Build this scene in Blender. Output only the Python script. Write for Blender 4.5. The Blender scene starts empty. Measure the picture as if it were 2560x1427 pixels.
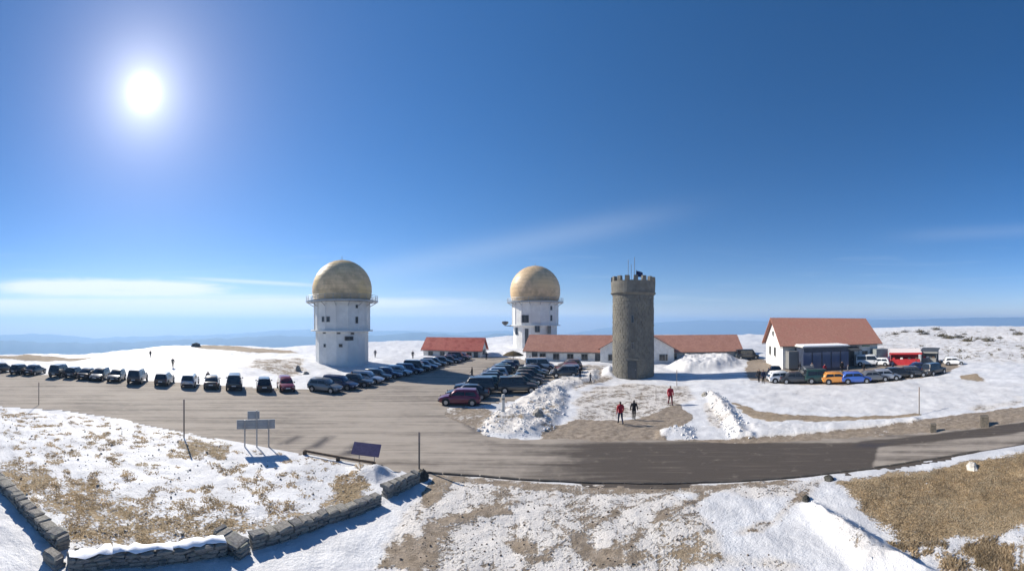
import bpy, math, random
import numpy as np
from mathutils import Vector, Matrix
R = math.radians
random.seed(7); rng = np.random.default_rng(11)
S = bpy.context.scene
COL = S.collection

# ------------------------------------------------------------------ camera, world, sun, exposure
F, H0, CH = 860.0, 810.0, 7.7          # photo pixels per radian, eye-level row, eye height above the car park
K = F/1080.0
cam = bpy.data.cameras.new('camera'); camo = bpy.data.objects.new('camera', cam); COL.objects.link(camo)
camo.location = (0, 0, CH); camo.rotation_euler = (R(90), 0, 0)
cam.type = 'PANO'; cam.panorama_type = 'CENTRAL_CYLINDRICAL'      # a swept phone panorama
cam.central_cylindrical_range_u_min = -1280/F; cam.central_cylindrical_range_u_max = 1280/F
cam.central_cylindrical_range_v_min = -(1427-H0)/F; cam.central_cylindrical_range_v_max = H0/F
cam.central_cylindrical_radius = 1.0
cam.clip_start = 0.1; cam.clip_end = 60000
S.camera = camo

SUN_AZ, SUN_EL = (360-1280)/F, math.atan((H0-232)/F)
SUNV = Vector((math.sin(SUN_AZ)*math.cos(SUN_EL), math.cos(SUN_AZ)*math.cos(SUN_EL), math.sin(SUN_EL)))
sun = bpy.data.lights.new('sun', 'SUN'); suno = bpy.data.objects.new('sun', sun); COL.objects.link(suno)
sun.energy = 5.0; sun.angle = R(0.5); sun.color = (1.0, 0.93, 0.82)
suno.rotation_euler = (-SUNV).to_track_quat('-Z', 'Y').to_euler()

SKY = 0.071
W = bpy.data.worlds.new('World'); S.world = W; W.use_nodes = True

class NT:
    """small helper to write node graphs as expressions"""
    def __init__(s, tree): s.t = tree; s.l = tree.links
    def n(s, typ, **kw):
        x = s.t.nodes.new(typ)
        for k, v in kw.items(): setattr(x, k, v)
        return x
    def put(s, sock, v):
        if hasattr(v, 'is_linked') or isinstance(v, bpy.types.NodeSocket): s.l.new(v, sock)
        elif v is not None:
            if isinstance(v, (tuple, list)) and len(v) == 3 and sock.type == 'RGBA': v = (*v, 1)
            sock.default_value = v
    def m(s, op, a, b=None, c=None, clamp=False):
        x = s.n('ShaderNodeMath', operation=op, use_clamp=clamp)
        s.put(x.inputs[0], a)
        if b is not None: s.put(x.inputs[1], b)
        if c is not None: s.put(x.inputs[2], c)
        return x.outputs[0]
    def mix(s, f, a, b, mode='MIX'):
        x = s.n('ShaderNodeMix', data_type='RGBA', blend_type=mode); x.clamp_factor = True
        s.put(x.inputs[0], f); s.put(x.inputs[6], a); s.put(x.inputs[7], b)
        return x.outputs[2]
    def step(s, v, lo, hi):
        x = s.n('ShaderNodeMapRange', interpolation_type='SMOOTHSTEP')
        s.put(x.inputs[0], v); x.inputs[1].default_value = lo; x.inputs[2].default_value = hi
        return x.outputs[0]
    def noise(s, vec, scale, detail=4, rough=.55, dist=0.0):
        x = s.n('ShaderNodeTexNoise'); s.put(x.inputs['Vector'], vec)
        x.inputs['Scale'].default_value = scale; x.inputs['Detail'].default_value = detail
        x.inputs['Roughness'].default_value = rough; x.inputs['Distortion'].default_value = dist
        return x.outputs[0]
    def comb(s, a, b, c=0.0):
        x = s.n('ShaderNodeCombineXYZ'); s.put(x.inputs[0], a); s.put(x.inputs[1], b); s.put(x.inputs[2], c)
        return x.outputs[0]
    def sep(s, v):
        x = s.n('ShaderNodeSeparateXYZ'); s.put(x.inputs[0], v); return x.outputs
    def attr(s, name): return s.n('ShaderNodeAttribute', attribute_name=name).outputs['Fac']
    def bump(s, h, strength=.3, dist=.1):
        x = s.n('ShaderNodeBump'); x.inputs['Strength'].default_value = strength
        x.inputs['Distance'].default_value = dist; s.put(x.inputs['Height'], h); return x.outputs[0]

def build_world():
    t = NT(W.node_tree); W.node_tree.nodes.clear()
    sky = t.n('ShaderNodeTexSky', sky_type='NISHITA'); sky.sun_disc = False
    sky.sun_elevation = SUN_EL; sky.sun_rotation = SUN_AZ; sky.altitude = 1900
    sky.air_density = 1.15; sky.dust_density = 0.45; sky.ozone_density = 4.0
    v = t.n('ShaderNodeTexCoord').outputs['Generated']
    x, y, z = t.sep(v)
    az = t.m('ARCTAN2', x, y); hr = t.m('SQRT', t.m('ADD', t.m('MULTIPLY', x, x), t.m('MULTIPLY', y, y)))
    el = t.m('DIVIDE', z, t.m('MAXIMUM', hr, .02))
    hs = t.n('ShaderNodeHueSaturation'); hs.inputs['Saturation'].default_value = 1.30; hs.inputs['Value'].default_value = 1.14
    t.put(hs.inputs['Color'], sky.outputs[0])
    col = t.mix(1.0, hs.outputs[0], (1.08, .90, .95), 'MULTIPLY')
    # clouds: thin stratus low over the valley and a few cirrus streaks
    def band(a0, t0, sa, st, slope=0.0):
        da = t.m('SUBTRACT', az, a0)
        tt = t.m('SUBTRACT', t.m('SUBTRACT', el, t0), t.m('MULTIPLY', da, slope))
        e = t.m('ADD', t.m('POWER', t.m('ABSOLUTE', t.m('DIVIDE', da, sa)), 4.0), t.m('POWER', t.m('ABSOLUTE', t.m('DIVIDE', tt, st)), 2.0))
        return t.m('EXPONENT', t.m('MULTIPLY', e, -1.0))
    st1 = t.noise(t.comb(t.m('MULTIPLY', az, 3.0), t.m('MULTIPLY', el, 42.0)), 1.0, 5, .55, .6)
    st2 = t.noise(t.comb(t.m('MULTIPLY', az, 9.0), t.m('MULTIPLY', el, 70.0), 3.1), 1.0, 5, .6, .8)
    warp = t.m('MULTIPLY', t.m('SUBTRACT', st2, .5), .016)
    f = None
    for (a0, t0, sa, st, sl, amp, hard) in (
            (-.93, .083, .27, .021, -.012, 1.0, 1), (-.76, .046, .66, .015, .004, 1.0, 1), (-.60, .016, .90, .020, 0, .95, 0), (-.72, .064, .30, .006, -.01, .6, 0),
            (-.59, .097, .16, .0045, -.055, .55, 0), (-.16, .036, .16, .012, .01, .34, 0), (-.07, .168, .42, .030, .2, .13, 0),
            (.10, .20, .22, .006, .22, .05, 0), (1.15, .215, .25, .016, .05, .07, 0)):
        bb = band(a0/K, t0/K, sa/K, st/K, sl)
        b = t.m('MULTIPLY', t.step(t.m('ADD', bb, t.m('MULTIPLY', t.m('SUBTRACT', st2, .5), .5)), .12, .75) if hard else bb, amp)
        b = t.m('MULTIPLY', b, t.step(t.m('ADD', t.m('MULTIPLY', st1, .65), t.m('MULTIPLY', st2, .35)), .12, .46))
        f = b if f is None else t.m('MAXIMUM', f, b)
    wisps = t.m('MULTIPLY', t.m('MULTIPLY', t.step(st1, .52, .75), t.step(el, .015, .05)), t.m('MULTIPLY', t.step(t.m('MULTIPLY', el, -1), -.30, -.03), .16))
    f = t.m('MAXIMUM', f, wisps)
    col = t.mix(f, col, (9.4, 9.9, 10.4))
    # the sun itself and the glare of the air round it
    vm = t.n('ShaderNodeVectorMath', operation='DOT_PRODUCT'); t.put(vm.inputs[0], v); vm.inputs[1].default_value = SUNV
    ang = t.m('ARCCOSINE', t.m('MINIMUM', vm.outputs['Value'], .999999))
    g1 = t.m('MULTIPLY', t.m('EXPONENT', t.m('MULTIPLY', t.m('POWER', t.m('DIVIDE', ang, .022), 2.0), -1)), 30.0)
    g2 = t.m('MULTIPLY', t.m('EXPONENT', t.m('DIVIDE', ang, -.055)), 13.0)
    g3 = t.m('MULTIPLY', t.m('EXPONENT', t.m('DIVIDE', ang, -.26)), 1.1)
    g = t.m('ADD', t.m('ADD', g1, g2), g3)
    gv = t.n('ShaderNodeVectorMath', operation='SCALE'); gv.inputs[0].default_value = (1.0, .985, .95); t.put(gv.inputs['Scale'], g)
    av = t.n('ShaderNodeVectorMath', operation='ADD'); t.put(av.inputs[0], col); t.put(av.inputs[1], gv.outputs[0])
    bg = t.n('ShaderNodeBackground'); t.put(bg.inputs['Color'], av.outputs[0]); bg.inputs['Strength'].default_value = SKY
    out = t.n('ShaderNodeOutputWorld'); t.l.new(bg.outputs[0], out.inputs['Surface'])
build_world()
S.view_settings.view_transform = 'Standard'; S.view_settings.look = 'None'
S.view_settings.exposure = 0.56; S.view_settings.gamma = 1.0; S.view_settings.use_curve_mapping = False
S.render.engine = 'CYCLES'
try:
    S.cycles.use_denoising = True; S.cycles.max_bounces = 6; S.cycles.volume_bounces = 1
    S.cycles.use_adaptive_sampling = True; S.cycles.adaptive_threshold = 0.02
except Exception: pass

# ------------------------------------------------------------------ helpers
def az(px): return (px-1280)/F
def dist_of(py, z=0.0): return (CH-z)*F/(py-H0)
def G(px, py, z=0.0):
    d = dist_of(py, z); a = az(px); return (d*math.sin(a), d*math.cos(a))
def P(px, d): a = az(px); return (d*math.sin(a), d*math.cos(a))
def zat(py, d): return CH-(py-H0)*d/F

MATS = {}
def mat(name, base=(.5,.5,.5), rough=.7, spec=.3, metal=0.0, var=0.0, scale=6.0, bump=0.0, coat=0.0, var2=None, emit=None, alpha=None):
    if name in MATS: return MATS[name]
    m = bpy.data.materials.new(name); m.use_nodes = True
    t = NT(m.node_tree); b = m.node_tree.nodes['Principled BSDF']
    b.inputs['Roughness'].default_value = rough; b.inputs['Metallic'].default_value = metal
    b.inputs['Specular IOR Level'].default_value = spec
    b.inputs['Coat Weight'].default_value = coat
    if var > 0 or bump > 0 or var2:
        tc = t.n('ShaderNodeTexCoord').outputs['Object']
        n1 = t.noise(tc, scale, 6, .62); n2 = t.noise(tc, scale*.23, 3, .5)
        lo = tuple(max(0, c*(1-var)) for c in base); hi = tuple(min(1, c*(1+var)) for c in base)
        c = t.mix(t.step(n1, .28, .72), lo, hi)
        if var2: c = t.mix(t.step(n2, .48, .66), c, var2)
        t.put(b.inputs['Base Color'], c)
        if bump > 0: t.put(b.inputs['Normal'], t.bump(n1, .6, bump))
    else:
        b.inputs['Base Color'].default_value = (*base, 1)
    MATS[name] = m
    return m

class MB:
    def __init__(s): s.v = []; s.f = []; s.mi = []; s.mats = []
    def _m(s, m):
        if m is None: return 0
        if m not in s.mats: s.mats.append(m)
        return s.mats.index(m)
    def add(s, vs, fs, m=None):
        o = len(s.v); s.v += [tuple(v) for v in vs]; k = s._m(m)
        for f in fs: s.f.append(tuple(i+o for i in f)); s.mi.append(k)
        return s
    def box(s, c, d, m=None, rz=0.0, taper=0.0):
        hx, hy, hz = d[0]/2, d[1]/2, d[2]/2; ca, sa = math.cos(rz), math.sin(rz)
        vs = []
        for zz in (-1, 1):
            k = 1-taper if zz > 0 else 1
            for xx, yy in ((-1,-1),(1,-1),(1,1),(-1,1)):
                x, y = xx*hx*k, yy*hy*k
                vs.append((c[0]+x*ca-y*sa, c[1]+x*sa+y*ca, c[2]+zz*hz))
        return s.add(vs, [(3,2,1,0),(4,5,6,7),(0,1,5,4),(1,2,6,5),(2,3,7,6),(3,0,4,7)], m)
    def lathe(s, prof, seg=24, m=None, c=(0,0,0), cap=True, a0=0.0):
        n = len(prof); vs = []
        for (r, z) in prof:
            for k in range(seg):
                a = a0+2*math.pi*k/seg; vs.append((c[0]+r*math.cos(a), c[1]+r*math.sin(a), c[2]+z))
        fs = []
        for i in range(n-1):
            for k in range(seg):
                k2 = (k+1) % seg; fs.append((i*seg+k, i*seg+k2, (i+1)*seg+k2, (i+1)*seg+k))
        if cap:
            fs.append(tuple(range(seg))[::-1]); fs.append(tuple((n-1)*seg+k for k in range(seg)))
        return s.add(vs, fs, m)
    def tube(s, pts, r, seg=8, m=None, r2=None):
        pts = [Vector(p) for p in pts]; n = len(pts); vs = []
        for i, p in enumerate(pts):
            d = (pts[min(i+1, n-1)]-pts[max(i-1, 0)]).normalized()
            u = d.orthogonal().normalized() if abs(d.z) > .95 else d.cross(Vector((0,0,1))).normalized()
            w = d.cross(u)
            rr = r+(r2-r)*i/(n-1) if r2 is not None else r
            for k in range(seg):
                a = 2*math.pi*k/seg; vs.append(p+u*(rr*math.cos(a))+w*(rr*math.sin(a)))
        fs = [(i*seg+k, i*seg+(k+1) % seg, (i+1)*seg+(k+1) % seg, (i+1)*seg+k) for i in range(n-1) for k in range(seg)]
        fs += [tuple(range(seg))[::-1], tuple((n-1)*seg+k for k in range(seg))]
        return s.add(vs, fs, m)
    def quad(s, a, b, c, d, m=None): return s.add([a, b, c, d], [(0,1,2,3)], m)
    def slab(s, quad, th, m=None):
        """a plate: a quad given thickness th along its normal (downwards)"""
        q = [Vector(p) for p in quad]; n = (q[1]-q[0]).cross(q[3]-q[0]).normalized()*th
        lo = [p-n for p in q]
        return s.add(q+lo, [(0,1,2,3),(7,6,5,4),(0,4,5,1),(1,5,6,2),(2,6,7,3),(3,7,4,0)], m)
    def mesh(s, name, m=None, smooth=False):
        me = bpy.data.meshes.new(name); me.from_pydata(s.v, [], s.f)
        for q in (s.mats or ([m] if m else [])): me.materials.append(q)
        if len(s.mats) > 1: me.polygons.foreach_set('material_index', s.mi)
        if smooth is True: me.polygons.foreach_set('use_smooth', [True]*len(me.polygons))
        me.update()
        if smooth == 'auto':
            try: me.set_sharp_from_angle(angle=R(38)); me.polygons.foreach_set('use_smooth', [True]*len(me.polygons))
            except Exception: pass
        return me
    def build(s, name, m=None, parent=None, smooth=False):
        return link(name, s.mesh(name, m, smooth), parent)

def link(name, me, parent=None, loc=None, rz=None):
    o = bpy.data.objects.new(name, me); COL.objects.link(o)
    if parent: o.parent = parent
    if loc is not None: o.location = loc
    if rz is not None: o.rotation_euler = (0, 0, rz)
    return o
def empty(name, loc=(0,0,0), rz=0.0): return link(name, None, None, loc, rz)
def tag(o, label=None, cat=None, group=None, kind=None):
    if label: o['label'] = label
    if cat: o['category'] = cat
    if group: o['group'] = group
    if kind: o['kind'] = kind
    return o
def copy_tree(o, parent=None):
    c = o.copy(); COL.objects.link(c); c.parent = parent
    for ch in list(o.children): copy_tree(ch, c)
    return c
ORD = ['first','second','third','fourth','fifth','sixth','seventh','eighth','ninth','tenth','eleventh','twelfth','thirteenth',
       'fourteenth','fifteenth','sixteenth','seventeenth','eighteenth','nineteenth','twentieth','twenty-first','twenty-second','twenty-third','twenty-fourth']

# ---- noise in numpy
def _hash(ix, iy, seed):
    h = (ix.astype(np.int64)*374761393+iy.astype(np.int64)*668265263+seed*974711) & 0x7fffffff
    h = ((h ^ (h >> 13))*1274126177) & 0x7fffffff
    return ((h ^ (h >> 16)) & 0xffff)/65535.0
def vnoise(x, y, seed=0):
    ix, iy = np.floor(x), np.floor(y); fx, fy = x-ix, y-iy
    fx = fx*fx*(3-2*fx); fy = fy*fy*(3-2*fy)
    a, b = _hash(ix, iy, seed), _hash(ix+1, iy, seed); c, d = _hash(ix, iy+1, seed), _hash(ix+1, iy+1, seed)
    return (a*(1-fx)+b*fx)*(1-fy)+(c*(1-fx)+d*fx)*fy
def fbm(x, y, octv=4, seed=0, gain=.5):
    s, a, t = 0.0, 1.0, 0.0
    for k in range(octv):
        s = s+a*vnoise(x*2**k+17.3*k, y*2**k-9.1*k, seed+k); t += a; a *= gain
    return s/t
def sstep(x, lo, hi):
    t = np.clip((x-lo)/(hi-lo), 0, 1); return t*t*(3-2*t)

# ---- areas on the ground: outlines given as (pixel column, pixel row) of flat-ground points, kept as world x, y
def world_poly(pts): return np.array([G(*p) for p in pts])
def signed(poly, x, y):
    """distance in metres to a closed outline, positive inside"""
    near = (x > poly[:,0].min()-12) & (x < poly[:,0].max()+12) & (y > poly[:,1].min()-12) & (y < poly[:,1].max()+12)
    if not near.all():
        out = np.full(x.shape, -12.0)
        if near.any(): out[near] = signed(poly, x[near], y[near])
        return out
    n = len(poly); d2 = np.full(x.shape, 1e12); ins = np.zeros(x.shape, bool)
    for i in range(n):
        ax, ay = poly[i]; bx, by = poly[(i+1) % n]
        ex, ey = bx-ax, by-ay; L = ex*ex+ey*ey+1e-12
        t = np.clip(((x-ax)*ex+(y-ay)*ey)/L, 0, 1)
        d2 = np.minimum(d2, (x-ax-t*ex)**2+(y-ay-t*ey)**2)
        c = ((ay > y) != (by > y)) & (x < (bx-ax)*(y-ay)/(by-ay+1e-12)+ax)
        ins ^= c
    return np.where(ins, 1, -1)*np.sqrt(d2)

NEAR_EDGE = [(-260,985),(-120,998),(0,1014),(150,1022),(280,1040),(440,1072),(600,1104),(760,1132),(930,1160),(1060,1181),(1200,1190),(1400,1203),(1560,1208),
             (1750,1206),(1900,1200),(2000,1192),(2100,1180),(2300,1152),(2450,1128),(2560,1110),(2720,1085),(2860,1060)]
FAR_EDGE = [(2860,1012),(2720,1034),(2560,1054),(2460,1070),(2330,1084),(2200,1094),(2000,1104),(1850,1110),(1660,1100),(1500,1106),(1380,1100),(1290,1102),(1210,1092),
            (1165,1068),(1095,1040),(1110,1018),(1215,1010),(1285,1000),(1345,965),(1420,932),(1440,918),(1330,905),(1290,893),(1225,890),(1130,896),
            (1060,912),(960,935),(880,952),(800,972),(690,972),(600,967),(440,956),(300,946),(150,938),(0,928),(-120,922),(-260,918)]
ROAD = world_poly(NEAR_EDGE+FAR_EDGE)
CARPARK_R = world_poly([(1872,950),(2000,962),(2120,962),(2240,952),(2360,935),(2400,915),(2380,904),(2250,902),(2180,900),(2080,905),(1960,902),(1870,900),(1862,925)])
# ground that is not clean snow: (outline, snow cover, grass share, dirt share, edge softness in metres)
AREAS = [(world_poly(p), s, g, d, e) for p, s, g, d, e in [
    ([(-100,1010),(150,1028),(440,1080),(760,1140),(930,1168),(1050,1190),(940,1250),(640,1350),(560,1372),(180,1400),(0,1230),(-100,1180)], .74, 1, 0, 1.0),
    ([(0,1150),(120,1170),(420,1250),(640,1290),(860,1230),(900,1240),(640,1345),(420,1372),(200,1380),(60,1240),(0,1200)], .50, 1, 0, 1.2),
    ([(440,1098),(580,1115),(560,1150),(470,1135)], .45, .8, .3, .4),
    ([(840,1190),(900,1185),(930,1215),(870,1250),(840,1230)], .35, .9, .2, .4),
    ([(1075,1190),(1400,1206),(1800,1210),(2010,1200),(2080,1195),(2010,1260),(1800,1300),(1700,1427),(1000,1427),(930,1400),(960,1330),(1050,1250)], .63, .1, 1, .6),
    ([(1060,1186),(1220,1193),(1560,1212),(1800,1210),(2000,1196),(2010,1205),(1800,1226),(1560,1232),(1220,1212)], .38, .1, 1, .25),
    ([(930,1427),(950,1360),(1010,1340),(1085,1335),(1085,1427)], .24, .1, 1, .7),
    ([(1280,1360),(1330,1350),(1400,1388),(1440,1427),(1300,1400)], .25, .2, 1, .7),
    ([(1370,1300),(1440,1310),(1470,1380),(1560,1375),(1610,1390),(1600,1427),(1480,1427),(1420,1370)], .28, .2, 1, .8),
    ([(1190,1272),(1275,1268),(1280,1285),(1200,1290)], .2, .1, 1, .2),
    ([(1080,1186),(1125,1190),(1110,1245),(1070,1270),(1050,1240)], .35, .2, 1, .3),
    ([(1610,1300),(1760,1300),(1850,1370),(1980,1390),(2060,1427),(1620,1427)], .56, .5, 1, .8),
    ([(1690,1235),(2000,1240),(2050,1300),(2000,1340),(1840,1340),(1760,1290)], .92, .1, 1, .6),
    ([(2105,1208),(2250,1186),(2400,1162),(2560,1130),(2700,1100),(2760,1240),(2560,1318),(2400,1340),(2255,1362),(2205,1325),(2150,1270)], .24, 1, 0, 1.2),
    ([(2210,1355),(2300,1365),(2560,1328),(2760,1290),(2760,1427),(2360,1427)], .58, .8, .3, .5),
    ([(1345,1102),(1390,1062),(1450,1046),(1560,1052),(1620,1036),(1690,1008),(1735,1040),(1705,1068),(1655,1098),(1500,1108)], .10, 0, 1, .5),
    ([(1420,1046),(1450,975),(1560,955),(1720,962),(1735,1000),(1690,1012),(1620,1038),(1540,1050)], .58, 0, 1, .8),
    ([(1440,915),(1510,915),(1530,945),(1470,965),(1440,975),(1400,960)], .48, 0, 1, .8),
    ([(1760,1010),(1805,1005),(1830,1030),(1800,1075),(1765,1060)], .60, 0, 1, .5),
    ([(1835,1008),(1900,1026),(2000,1038),(2300,1034),(2300,1039),(2000,1054),(1900,1052),(1850,1030)], .22, .4, 1, .5),
    ([(1660,1100),(1850,1098),(2000,1086),(2200,1062),(2400,1036),(2560,1016),(2720,1000),(2720,1040),(2560,1060),(2400,1080),(2200,1098),(2000,1108),(1850,1114),(1660,1106)], .28, .1, 1, .3),
    ([(2395,940),(2440,935),(2480,958),(2490,985),(2440,982),(2400,968)], .15, .5, 1, .8),
    ([(2400,985),(2480,985),(2560,990),(2560,1012),(2440,1030),(2380,1010)], .62, .4, 1, .8),
    ([(480,868),(560,866),(720,878),(740,885),(600,884),(500,880)], .20, .5, 1, 3.0),
    ([(640,902),(760,900),(775,932),(700,940),(620,925)], .52, .3, 1, 2.0),
    ([(-60,890),(60,888),(220,893),(180,899),(0,897)], .25, .5, 1, 3.0),
    ([(120,950),(215,952),(210,972),(140,970)], .98, 0, 0, .8),
    ([(2150,850),(2560,840),(2800,840),(2800,905),(2400,905),(2150,895)], .66, .7, .4, 8.0),
]]
AREAS.append((world_poly([(1090,1030),(1130,1020),(1215,1018),(1250,1040),(1215,1075),(1225,1098),(1170,1075),(1095,1045)]), .42, 0, 1, .9))
for trk in ([(1285,1427),(1400,1345),(1540,1270),(1690,1222),(1712,1224),(1565,1278),(1425,1355),(1320,1427)], [(1480,1427),(1560,1350),(1650,1285),(1790,1222),(1812,1224),(1672,1292),(1585,1360),(1515,1427)],
            [(1370,1300),(1390,1298),(1520,1395),(1500,1404)], [(1100,1300),(1240,1262),(1400,1232),(1402,1240),(1245,1274),(1110,1314)], [(1840,1330),(1930,1290),(2000,1235),(2012,1240),(1945,1300),(1860,1340)]):
    AREAS.append((world_poly(trk), .44, .1, 1, .35))
AREAS.append((world_poly([(1860,1000),(1900,965),(2200,958),(2380,945),(2560,960),(2560,1005),(2300,1032),(1990,1036)]), .80, .2, .8, 1.5))
AREAS.append((CARPARK_R, .12, 0, 1, .8))
# heaps and berms of shovelled snow: (outline, height, softness, lumpiness)
HEAPS = [(world_poly(p), h, e, l) for p, h, e, l in [
    ([(1192,1068),(1225,1036),(1290,1004),(1345,985),(1400,972),(1425,985),(1412,1040),(1385,1072),(1345,1092),(1270,1094),(1212,1086)], .50, 1.2, 1.0),
    ([(1290,1002),(1345,968),(1430,932),(1500,928),(1500,945),(1440,965),(1400,985),(1340,1000)], .38, 1.1, .9),
    ([(1760,985),(1788,980),(1835,1020),(1870,1075),(1890,1098),(1835,1102),(1800,1050)], .55, 1.0, .9),
    ([(1850,1060),(2000,1064),(2300,1045),(2300,1056),(2100,1082),(1870,1100)], .40, 1.0, .5),
    ([(1655,915),(1700,896),(1780,888),(1840,892),(1860,915),(1800,926),(1700,930)], 1.45, 3.2, .5),
    ([(1505,925),(1540,921),(1545,944),(1500,942)], .7, 1.5, .3),
    ([(2010,1262),(2040,1262),(2110,1300),(2215,1362),(2345,1440),(2150,1440),(2060,1340)], .50, .8, .75),
    ([(1640,1078),(1735,1068),(1735,1098),(1640,1098)], .4, .9, .5),
    ([(120,950),(215,952),(210,972),(140,970)], .5, 1.5, .5),
    ([(870,1172),(960,1168),(985,1190),(940,1208),(890,1198)], .5, .8, .6),
]]
BUILT = [P(850,86), P(1340,102), P(1585,65)]

_ek = np.array([(-700,110),(-300,98),(0,98),(250,103),(400,128),(490,150),(700,135),(800,150),(1000,190),(1300,230),(1850,260),(2200,330),(2560,340),(3200,300)], float)
def terrain(x, y, want_masks=False):
    x = np.asarray(x, float); y = np.asarray(y, float)
    r = np.hypot(x, y); a = np.arctan2(x, y); px = a*F+1280
    h = np.zeros(r.shape); rs = r/K
    road = np.maximum(signed(ROAD, x, y), -60); cp = signed(CARPARK_R, x, y)
    off = sstep(-np.maximum(road, cp), -.1, 1.4)                  # 0 on the tarmac, 1 away from it
    # gentle natural relief
    far = sstep(rs, 25, 90)
    h += off*((fbm(x/3.2, y/3.2, 4, 3)-.5)*(.22+.35*far)+(fbm(x/.7, y/.7, 3, 9)-.5)*.11*(1-far)+(fbm(x/14., y/14., 3, 21)-.5)*1.1*far)
    # left knoll, plateau edge, right-hand hill
    kx, ky = P(490, 128*K); h += .9*np.exp(-((x-kx)**2+(y-ky)**2)/18**2)
    kx, ky = P(470, 95*K); h += .5*np.exp(-((x-kx)**2+(y-ky)**2)/12**2)
    h += 1.2*sstep(rs, 88, 104)*sstep(px, 1180, 1280)*(1-sstep(px, 1850, 2000))
    rh = sstep(px, 1880, 2300); h += rh*(sstep(rs, 95, 270)*5.4+sstep(rs, 60, 120)*.4+sstep(rs, 95, 160)*(fbm(x/28., y/28., 4, 33)-.5)*2.2)
    e = np.interp(px, _ek[:,0], _ek[:,1])+10*(fbm(px/60., r*0, 3, 5)-.5)
    drop = np.maximum(r-e*K, 0); h -= np.minimum(.0025*drop**2, .34*drop)*1.0
    floor = -430-25*(fbm(x/900., y/900., 3, 71)-.5)
    h = np.where(drop > 0, np.maximum(h, floor), h)
    # banks
    for poly, hh, ee, ll in HEAPS:
        d = signed(poly, x, y)
        m = sstep(d, -.25, ee); h += hh*m*(1-.6*ll+ll*1.15*fbm(x/.9+5, y/.9, 3, 41))
    h = np.where(np.maximum(road, cp) > 0, np.minimum(h, .0), h)-.03*sstep(np.maximum(road, cp), -.2, .3)
    if not want_masks: return h
    snow = np.full(r.shape, .97); grass = np.full(r.shape, .5); dirt = np.full(r.shape, .5)
    for poly, s, g, d_, ee in AREAS:
        d = signed(poly, x, y)+ee*2.1*(fbm(x/(ee*1.6+.3), y/(ee*1.6+.3), 3, 77)-.5)
        m = sstep(d, -ee*.6, ee*.6)
        snow = snow*(1-m)+s*m; grass = grass*(1-m)+g*m; dirt = dirt*(1-m)+d_*m
    for poly, hh, ee, ll in HEAPS:
        m = sstep(signed(poly, x, y), -.1, .5); snow = snow*(1-m)+(1.02-.36*ll)*m; dirt = dirt*(1-m)+m
    off_edge = sstep(drop, 30, 250); snow = snow*(1-off_edge)+.35*off_edge
    return h, snow, grass, dirt
def gz(x, y): return float(terrain(np.array([x]), np.array([y]))[0])

# ------------------------------------------------------------------ ground materials
def ground_material():
    m = bpy.data.materials.new('ground_snow_grass'); m.use_nodes = True
    t = NT(m.node_tree); b = m.node_tree.nodes['Principled BSDF']
    o = t.n('ShaderNodeTexCoord').outputs['Object']
    snow, grass = t.attr('snow'), t.attr('grass')
    nA = t.noise(o, .55, 5, .6); nB = t.noise(o, 2.3, 5, .65); nC = t.noise(o, 9.0, 4, .6); nD = t.noise(o, 38.0, 3, .6)
    mixn = t.m('ADD', t.m('ADD', t.m('MULTIPLY', nA, .36), t.m('MULTIPLY', nB, .36)), t.m('MULTIPLY', nC, .28))
    cov = t.step(t.m('ADD', snow, t.m('MULTIPLY', t.m('SUBTRACT', mixn, .5), 2.3)), .44, .60)
    soil = t.mix(t.step(nB, .3, .7), (.17, .135, .10), (.32, .265, .21))
    soil = t.mix(t.m('MULTIPLY', t.step(nD, .55, .7), .5), soil, (.33, .29, .25))
    dry = t.mix(t.step(nC, .3, .7), (.25, .18, .10), (.42, .325, .205))
    dry = t.mix(t.step(nA, .50, .66), dry, (.22, .155, .085))
    dry = t.mix(t.m('MULTIPLY', t.step(nB, .56, .70), .6), dry, (.47, .39, .27))
    under = t.mix(grass, soil, dry)
    # snow: clean to slightly trodden and gritty
    dirty = t.m('MULTIPLY', t.m('MULTIPLY', t.step(t.m('ADD', snow, t.m('MULTIPLY', nB, -.3)), .80, .40), t.attr('dirt')), .75)
    sc = t.mix(t.step(nA, .35, .7), (.55, .55, .56), (.69, .69, .695))
    sc = t.mix(dirty, sc, (.60, .55, .49))
    t.put(b.inputs['Base Color'], t.mix(cov, under, sc))
    t.put(b.inputs['Roughness'], t.m('ADD', .9, t.m('MULTIPLY', cov, -.28)))
    b.inputs['Specular IOR Level'].default_value = .25
    hgt = t.m('ADD', t.m('MULTIPLY', cov, .6), t.m('ADD', t.m('MULTIPLY', nC, .6), t.m('MULTIPLY', nD, .25)))
    t.put(b.inputs['Normal'], t.bump(hgt, .75, .10))
    return m
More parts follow.
